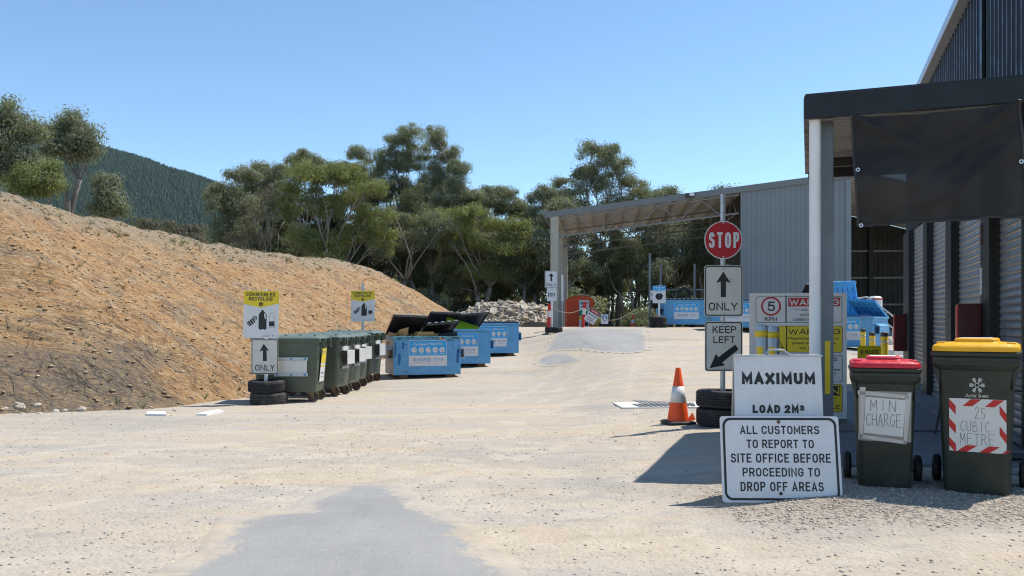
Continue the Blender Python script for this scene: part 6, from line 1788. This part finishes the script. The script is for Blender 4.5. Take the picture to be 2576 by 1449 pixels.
rm = thing('stair_stringer', 'pale concrete stair stringer sloping below the handrail', 'stair', o0)
pl = [hp(640, 860), hp(1000, 1180), hp(1000, 1290), hp(640, 1250)]
MB().prism([(p.x, p.z) for p in pl], .05, .9).build('stringer', MT['concrete_white'], rm)
dm = thing('drum', 'white drum with red rim beside the handrail behind the raised blue lid', 'drum', W(2206, 0, 28.5) * 1.0)
p = W(2202, 750, 28.0); dm.location = p
MB().lathe([(.22, -.45), (.22, 0), (.16, .06), (0, .07)], 24).build('barrel', MT['white_paint'], dm, smooth=40)
MB().lathe([(.224, -.06), (.224, -.01)], 24).build('red_rim', MT['sign_red'], dm, smooth='all')
# pale rubble kerb beside the far cabinet
for i, (px, D, s, lab) in enumerate(((2254, 22.0, .35, 'white painted kerb block below the far red cabinet'), (2272, 20.0, .30, 'pale broken block nearest the far end of the dark building'))):
    p = W(px, HY, D); o = MB().box((0, 0, s * .3), (s * 1.6, s, s * .6), taper=.85).build('kerb_block', MT['concrete_white'], loc=(p.x, p.y, gz(p.x, p.y)), rot=(0, 0, .4 + i), bevel=.02); tag(o, lab, 'block')
# ------------------------------------------------------------------ red orange recycling tank
D = 38.5; p = W(1457, HY, D); z0 = gz(p.x, D)
tk = thing('recycling_tank', 'red orange domed recycling tank with white notice under the open shed', 'tank', (p.x, p.y, z0))
s = D / F
h = (828 - 744) * s; w = 68 * s
pr = [(-w*.5, 0), (-w*.5, h*.78)] + [(-w*.5 * math.cos(t), h*.78 + h*.22*math.sin(t) ** .8) for t in [PI*k/14 for k in range(1, 14)]] + [(w*.5, h*.78), (w*.5, 0)]
MB().prism(pr, -.75, .75).build('shell', MT['tank_red'], tk, bevel=.06, seg=3)
for x in (-.30, -.05): MB().box((w * x, -.76, h * .42), (.03, .03, h * .8)).build('moulded_rib', MT['tank_red'], tk, bevel=.01)
for x in (-.15, .15): MB().box((w * x, -.30, h * .985), (.10, .25, .07)).build('lifting_lug', MT['rust'], tk)
x0, x1 = w * -.055, w * .31
n = MB().flat([(x0, .04), (x1, .04), (x1, h*.86), (x0, h*.86)], -.80).build('notice', MT['sign_white'], tk)
MB().flat([(x0, h*.40), (x1, h*.40), (x1, h*.555), (x0, h*.555)], -.803).build('green_band', MT['ink_green'], n)
MB().flat([(x0, h*.285), (x1, h*.285), (x1, h*.385), (x0, h*.385)], -.803).build('yellow_band', MT['sign_yellow'], n)
mb = MB(); mb.flat([(x0 + .1, h*.10), (x1 - .05, h*.10), (x1 - .05, h*.215), (x0 + .1, h*.215)], -.803)
for zz in (.33, .345): mb.flat([(x0 + .08, h*zz), (x1 - .06, h*zz), (x1 - .06, h*(zz+.008)), (x0 + .08, h*(zz+.008))], -.806)
cxx, czz = (x0 + x1)/2, h * .625
for k in range(3):
    a = R(90 + 120*k); b_ = R(90 + 120*k + 85); r1, r2 = .10, .15
    mb.flat([(cxx + r1*math.cos(a), czz + r1*math.sin(a)), (cxx + r2*math.cos(a), czz + r2*math.sin(a)), (cxx + r2*math.cos(b_), czz + r2*math.sin(b_)), (cxx + r1*math.cos(b_), czz + r1*math.sin(b_))], -.803)
mb.build('print', MT['sign_black'], n)
mb = MB()
for xx in (x0 + .06, x1 - .20): mb.flat([(xx, h*.74), (xx + .15, h*.74), (xx + .15, h*.78), (xx, h*.80)], -.803)
for zz in (.47, .44): mb.flat([(x0 + .12, h*zz - .0), (x1 - .12, h*zz), (x1 - .12, h*(zz+.016)), (x0 + .12, h*(zz+.016))], -.806) if False else None
mb.build('green_print', MT['ink_green'], n)
# striped posts, rope and hanging notices
def striped(label, px, D, lean, h=1.0):
    p = W(px, HY, D); t = thing('warning_post', label, 'post', (p.x, p.y, gz(p.x, p.y)), 0); t.rotation_euler = (0, lean, 0)
    for k, m in enumerate(('tape_red', 'cone_white', 'tape_red')):
        z0_, z1_ = [(0, h*.5), (h*.5, h*.74), (h*.74, h)][k]
        MB().tube([(0, 0, z0_), (0, 0, z1_)], .065, 12).build('post_section', MT[m], t, smooth=True)
    return t
striped('red and white striped post standing before the rubble heap', 1380, 30.8, R(2), 1.0)
striped('red and white striped post leaning in front of the red orange tank', 1466, 31.5, R(5), .98)
rp = MB(); pts = []
A0, B0, C0 = W(1396, 778, 30.1), W(1467, 775, 31.4), W(1560, 785, 32)
for a, b_, sag in ((A0, B0, .16), (B0, W(1600, 778, 33), .45)):
    pts += [a.lerp(b_, k/10) - Vector((0, 0, sag * math.sin(PI*k/10))) for k in range(11)]
o = rp.tube(pts, .007, 5).build('rope', MT['rock_pale'], smooth='all'); tag(o, 'sagging pale rope strung between the EXIT sign and the striped post', 'rope')
dn = thing('danger_notice', 'tilted white notice with red and black header hanging from the rope', 'sign', W(1490, 795, 31.3))
mb = MB(); M = Matrix.Rotation(R(32), 4, 'Y')
q = MB().prism([(-.21, -.27), (.21, -.27), (.21, .27), (-.21, .27)], 0, .004, M=M).build('plate', MT['sign_white'], dn)
MB().flat([(-.20, .10), (.20, .10), (.20, .26), (-.20, .26)], -.002, M=M).build('black_header', MT['sign_black'], q)
MB().flat(rrect(0, .18, .36, .11, .05), -.004, M=M).build('red_oval', MT['tape_red'], q)
mb = MB(); put_text(mb, 'DANGER', -.14, .14, .15, .21, -.006, .02, M=M); mb.build('header_lettering', MT['sign_white'], q)
mb = MB(); put_text(mb, 'NO ENTRY', -.18, .18, -.02, .06, -.004, .03, M=M)
for k in range(3): mb.flat([(-.15, -.10 - .055*k), (.15, -.10 - .055*k), (.15, -.085 - .055*k), (-.15, -.085 - .055*k)], -.004, M=M)
mb.build('lettering', MT['sign_black'], q)
bn = thing('mandatory_notice', 'small white notice with blue disc hanging in front of the far wood', 'sign', W(1521, 803, 33))
q = MB().prism([(-.14, -.19), (.14, -.19), (.14, .19), (-.14, .19)], 0, .004).build('plate', MT['sign_white'], bn)
MB().flat(circ(0, .05, .115, 24), -.002).build('blue_disc', MT['ink_blue'], q)
mb = MB(); mb.flat(circ(0, .09, .035, 10), -.004); mb.flat([(-.06, -.02), (.06, -.02), (.04, .045), (-.04, .045)], -.0042); mb.build('figure', MT['sign_white'], q)
# far cone and tyre behind the crest
p = W(1592, HY, 38.0); t = thing('traffic_cone', 'faded traffic cone far off at the end of the driveway', 'cone', (p.x, p.y, gz(p.x, p.y)))
cone_parts(t, .95)
tyre('dark tyre lying behind the small blue disc notice', (W(1524, HY, 37).x, 37, gz(4, 37)), .325, .21)
# fence and hung tyre behind the far dumpster
D = 34.2
fn = thing('steel_fence', 'grey post and rail fence behind the far blue dumpster', 'fence', (W(1640, HY, D).x, D, gz(6, D)))
x0 = W(1640, HY, D).x
for px in (1662, 1747, 1830): MB().box((W(px, HY, D).x - x0, 0, 1.3), (.07, .07, 2.6)).build('post', MT['steel_grey'], fn)
MB().tube([(W(1662, 0, D).x - x0, -.05, W(0, 729, D).z - fn.location.z), (W(1850, 0, D).x - x0, -.05, W(0, 729, D).z - fn.location.z)], .03, 8).build('rail', MT['steel_grey'], fn, smooth=True)
tyre('tyre hung upright on the fence above the far blue dumpster', (W(1720, 740, D - .3).x, D - .3, W(1720, 740, D - .3).z), .30, .2, (R(90), 0, 0))
# black hand trolley behind the yellow lidded bin
tr = thing('hand_trolley', 'black hand trolley half hidden behind the yellow lidded bin', 'trolley', (W(2572, HY, 7.0).x, 7.0, .09), R(-12))
for x in (-.22, .22): MB().tube([(x + .06, .25, 1.02), (x + .03, .08, .4), (x, -.02, .05)], .016, 8).build('rail', MT['hydraulic'], tr, smooth=True)
for z in (.25, .55, .85): MB().tube([(-.20 + z*.06, .03 + z*.22, z), (.22 + z*.06, .03 + z*.22, z)], .012, 6).build('crossbar', MT['hydraulic'], tr, smooth=True)
for x in (-.30, .28): MB().lathe([(.10, -.03), (.15, -.03), (.16, 0), (.15, .03), (.10, .03), (.05, .01), (.05, -.01)], 24, closed=True).build('wheel', MT['rubber'], tr, loc=(x, .10, .16), rot=(0, R(90), 0), smooth=40)
MB().box((-.02, -.12, .03), (.5, .2, .012)).build('toe_plate', MT['hydraulic'], tr)
# leaning stick by the bins
o = MB().tube([W(2369, 1005, 8.6), W(2352, 1090, 8.3)], .012, 6).build('broom_handle', MT['hydraulic'], smooth=True); tag(o, 'thin black handle leaning between the two wheelie bins', 'handle')
# ------------------------------------------------------------------ rubble heap behind the left dumpsters
rg = random.Random(21); nr = np.random.default_rng(5)
def heap_h(x, y):      # px based outline at 37 m
    px = HX + x / y * F
    top = interp(px, [(1160, 802), (1180, 778), (1215, 767), (1250, 764), (1290, 765), (1330, 769), (1365, 773), (1382, 802), (1390, 822)])
    return CZ + (HY - top) / F * y
mound = MB(); xs = np.linspace(-3.2, 2.35, 46); ys = np.linspace(44.6, 51.0, 24)
vs = []
for y in ys:
    for x in xs:
        e = sst(44.6, 47.2, y) * (1 - sst(49, 51, y)); z = gz(x, y) + max(0, heap_h(x, y) - gz(x, y) - .1) * e
        vs.append((x, y, z + .08 * rg.uniform(-1, 1) * e))
n = len(xs)
o = mound.add(vs, [(j*n+i, j*n+i+1, (j+1)*n+i+1, (j+1)*n+i) for j in range(len(ys)-1) for i in range(n-1)]).build('rubble', MT['rubble_grey'])
tag(o, 'heap of fine broken concrete rubble under the larger slabs', 'rubble', kind='stuff')
tre = BVHTree.FromPolygons([tuple(v) for v in vs], [tuple(p.vertices) for p in o.data.polygons])
def hz(x, y):
    h = tre.ray_cast(Vector((x, y, 20)), Vector((0, 0, -1)))[0]; return h.z if h else gz(x, y)
nn = 1800
P = np.stack([nr.uniform(-3.0, 2.25, nn), nr.uniform(44.7, 49.2, nn)], 1)
S = nr.uniform(.06, .2, nn)
RUB = tone_mat('rubble_piece', [(.36, .31, .25), (.50, .43, .34), (.42, .35, .27), (.56, .50, .42), (.28, .245, .2), (.50, .40, .30)])
o2 = chunks('rubble', np.column_stack([P, [hz(*p) + .03 for p in P]]), S, RUB, nr, .6)
tag(o2, 'fist sized pieces of broken concrete spread over the rubble heap', 'rubble', kind='stuff')
protos_c = []
for k in range(7):
    b = MB(); w, d, t = rg.uniform(.35, .75), rg.uniform(.3, .55), rg.uniform(.08, .2)
    if k % 3 == 2: t *= 2; w *= .7
    m = 5 + k % 3
    pl = [(w/2 * rg.uniform(.7, 1.2) * math.cos(2*PI*i/m + .3), d/2 * rg.uniform(.7, 1.2) * math.sin(2*PI*i/m + .3)) for i in range(m)]
    b.loft([[(x, y, -t/2) for x, y in pl], [(x * rg.uniform(.92, 1.05), y * rg.uniform(.92, 1.05), t/2) for x, y in pl]])
    protos_c.append(b.build('concrete_slab_piece', MT['rubble' if k % 2 else 'rubble_grey'], bevel=.015))
for i in range(120):
    o = protos_c[i] if i < 7 else protos_c[i % 7].copy()
    if i >= 7: COL.objects.link(o)
    x, y = rg.uniform(-2.9, 2.2), 44.9 + 3.6 * rg.random() ** .8
    o.location = (x, y, hz(x, y) + rg.uniform(.0, .16)); o.rotation_euler = (rg.gauss(.25, .45), rg.gauss(0, .45), rg.uniform(0, 6.28)); kk = rg.uniform(.6, 1.25); o.scale = (kk, kk, kk)
    tag(o, 'broken slab piece among many on the pale concrete rubble heap behind the left dumpsters', 'rubble piece', 'broken slabs on the rubble heap')
# low tan earth bund in front of the heap
b = MB(); vs = []; xs = np.linspace(.3, 2.2, 26); ys = np.linspace(43.0, 45.6, 14)
for y in ys:
    for x in xs:
        e = max(0, math.sin(PI * (y - 43.0) / 2.6)) * sst(.3, .7, x) * (1 - sst(1.9, 2.2, x)); vs.append((x, y, gz(x, y) - .01 + .42 * e + .03 * noise.noise((x*4, y*4, 0)) * e))
n = len(xs)
o = b.add(vs, [(j*n+i, j*n+i+1, (j+1)*n+i+1, (j+1)*n+i) for j in range(len(ys)-1) for i in range(n-1)]).build('earth_mound', BM, smooth='all')
o.data.attributes.new('up', 'FLOAT', 'POINT'); o.data.attributes.new('litter', 'FLOAT', 'POINT'); tag(o, kind='structure')
HAZE = .00002
# ------------------------------------------------------------------ light, sky, camera
w = bpy.data.worlds.new('World'); SC.world = w; w.use_nodes = True
nt = w.node_tree; bg = nt.nodes['Background']
sky = nt.nodes.new('ShaderNodeTexSky'); sky.sky_type = 'NISHITA'; sky.sun_disc = False
ELEV, AZ = R(61), math.atan2(.50, .24)
sky.sun_elevation = ELEV; sky.sun_rotation = AZ; sky.altitude = 300; sky.air_density = .8; sky.dust_density = 0.0; sky.ozone_density = 2.0
nt.links.new(mixc(nt, 1.0, sky.outputs[0], (.95, 1.06, 1.04), 'MULTIPLY'), bg.inputs[0]); bg.inputs[1].default_value = .15
sd = bpy.data.lights.new('sun', 'SUN'); sd.energy = 4.4; sd.angle = R(.53); sd.color = (1, .955, .88)
so = bpy.data.objects.new('sun', sd); COL.objects.link(so)
dv_ = Vector((math.sin(AZ) * math.cos(ELEV), math.cos(AZ) * math.cos(ELEV), math.sin(ELEV)))
so.rotation_euler = dv_.to_track_quat('Z', 'Y').to_euler(); so.location = dv_ * 60
cd = bpy.data.cameras.new('camera'); co = bpy.data.objects.new('camera', cd); COL.objects.link(co); SC.camera = co
cd.sensor_width = 36; cd.lens = 36 * F / 2576; cd.shift_y = (820 - 724.5) / 2576
co.location = (0, 0, CZ); co.rotation_euler = (R(90), 0, 0); cd.clip_start = .05; cd.clip_end = 9000
SC.view_settings.view_transform = 'Standard'; SC.view_settings.look = 'None'; SC.view_settings.gamma = 1.0; SC.view_settings.exposure = 0.44
SC.cycles.max_bounces = 8; SC.cycles.transparent_max_bounces = 12
SC.cycles.pixel_filter_type = 'BLACKMAN_HARRIS'; SC.cycles.filter_width = 1.15
SC.cycles.use_denoising = True

# the air: pale, even haze that only shows over kilometres
if HAZE:
    hz_ = MB().box((0, 1700, 300), (7000, 3900, 640)); hm = bpy.data.materials.new('haze_air'); hm.use_nodes = True
    hn = hm.node_tree; hn.nodes.remove(hn.nodes['Principled BSDF'])
    pv = hn.nodes.new('ShaderNodeVolumePrincipled'); pv.inputs['Color'].default_value = (.80, .88, 1, 1); pv.inputs['Density'].default_value = HAZE; pv.inputs['Anisotropy'].default_value = .2
    hn.links.new(pv.outputs[0], hn.nodes['Material Output'].inputs['Volume'])
    ho = hz_.build('haze', hm); tag(ho, 'thin blue haze in the air between the yard and the far hill', 'haze', kind='stuff')
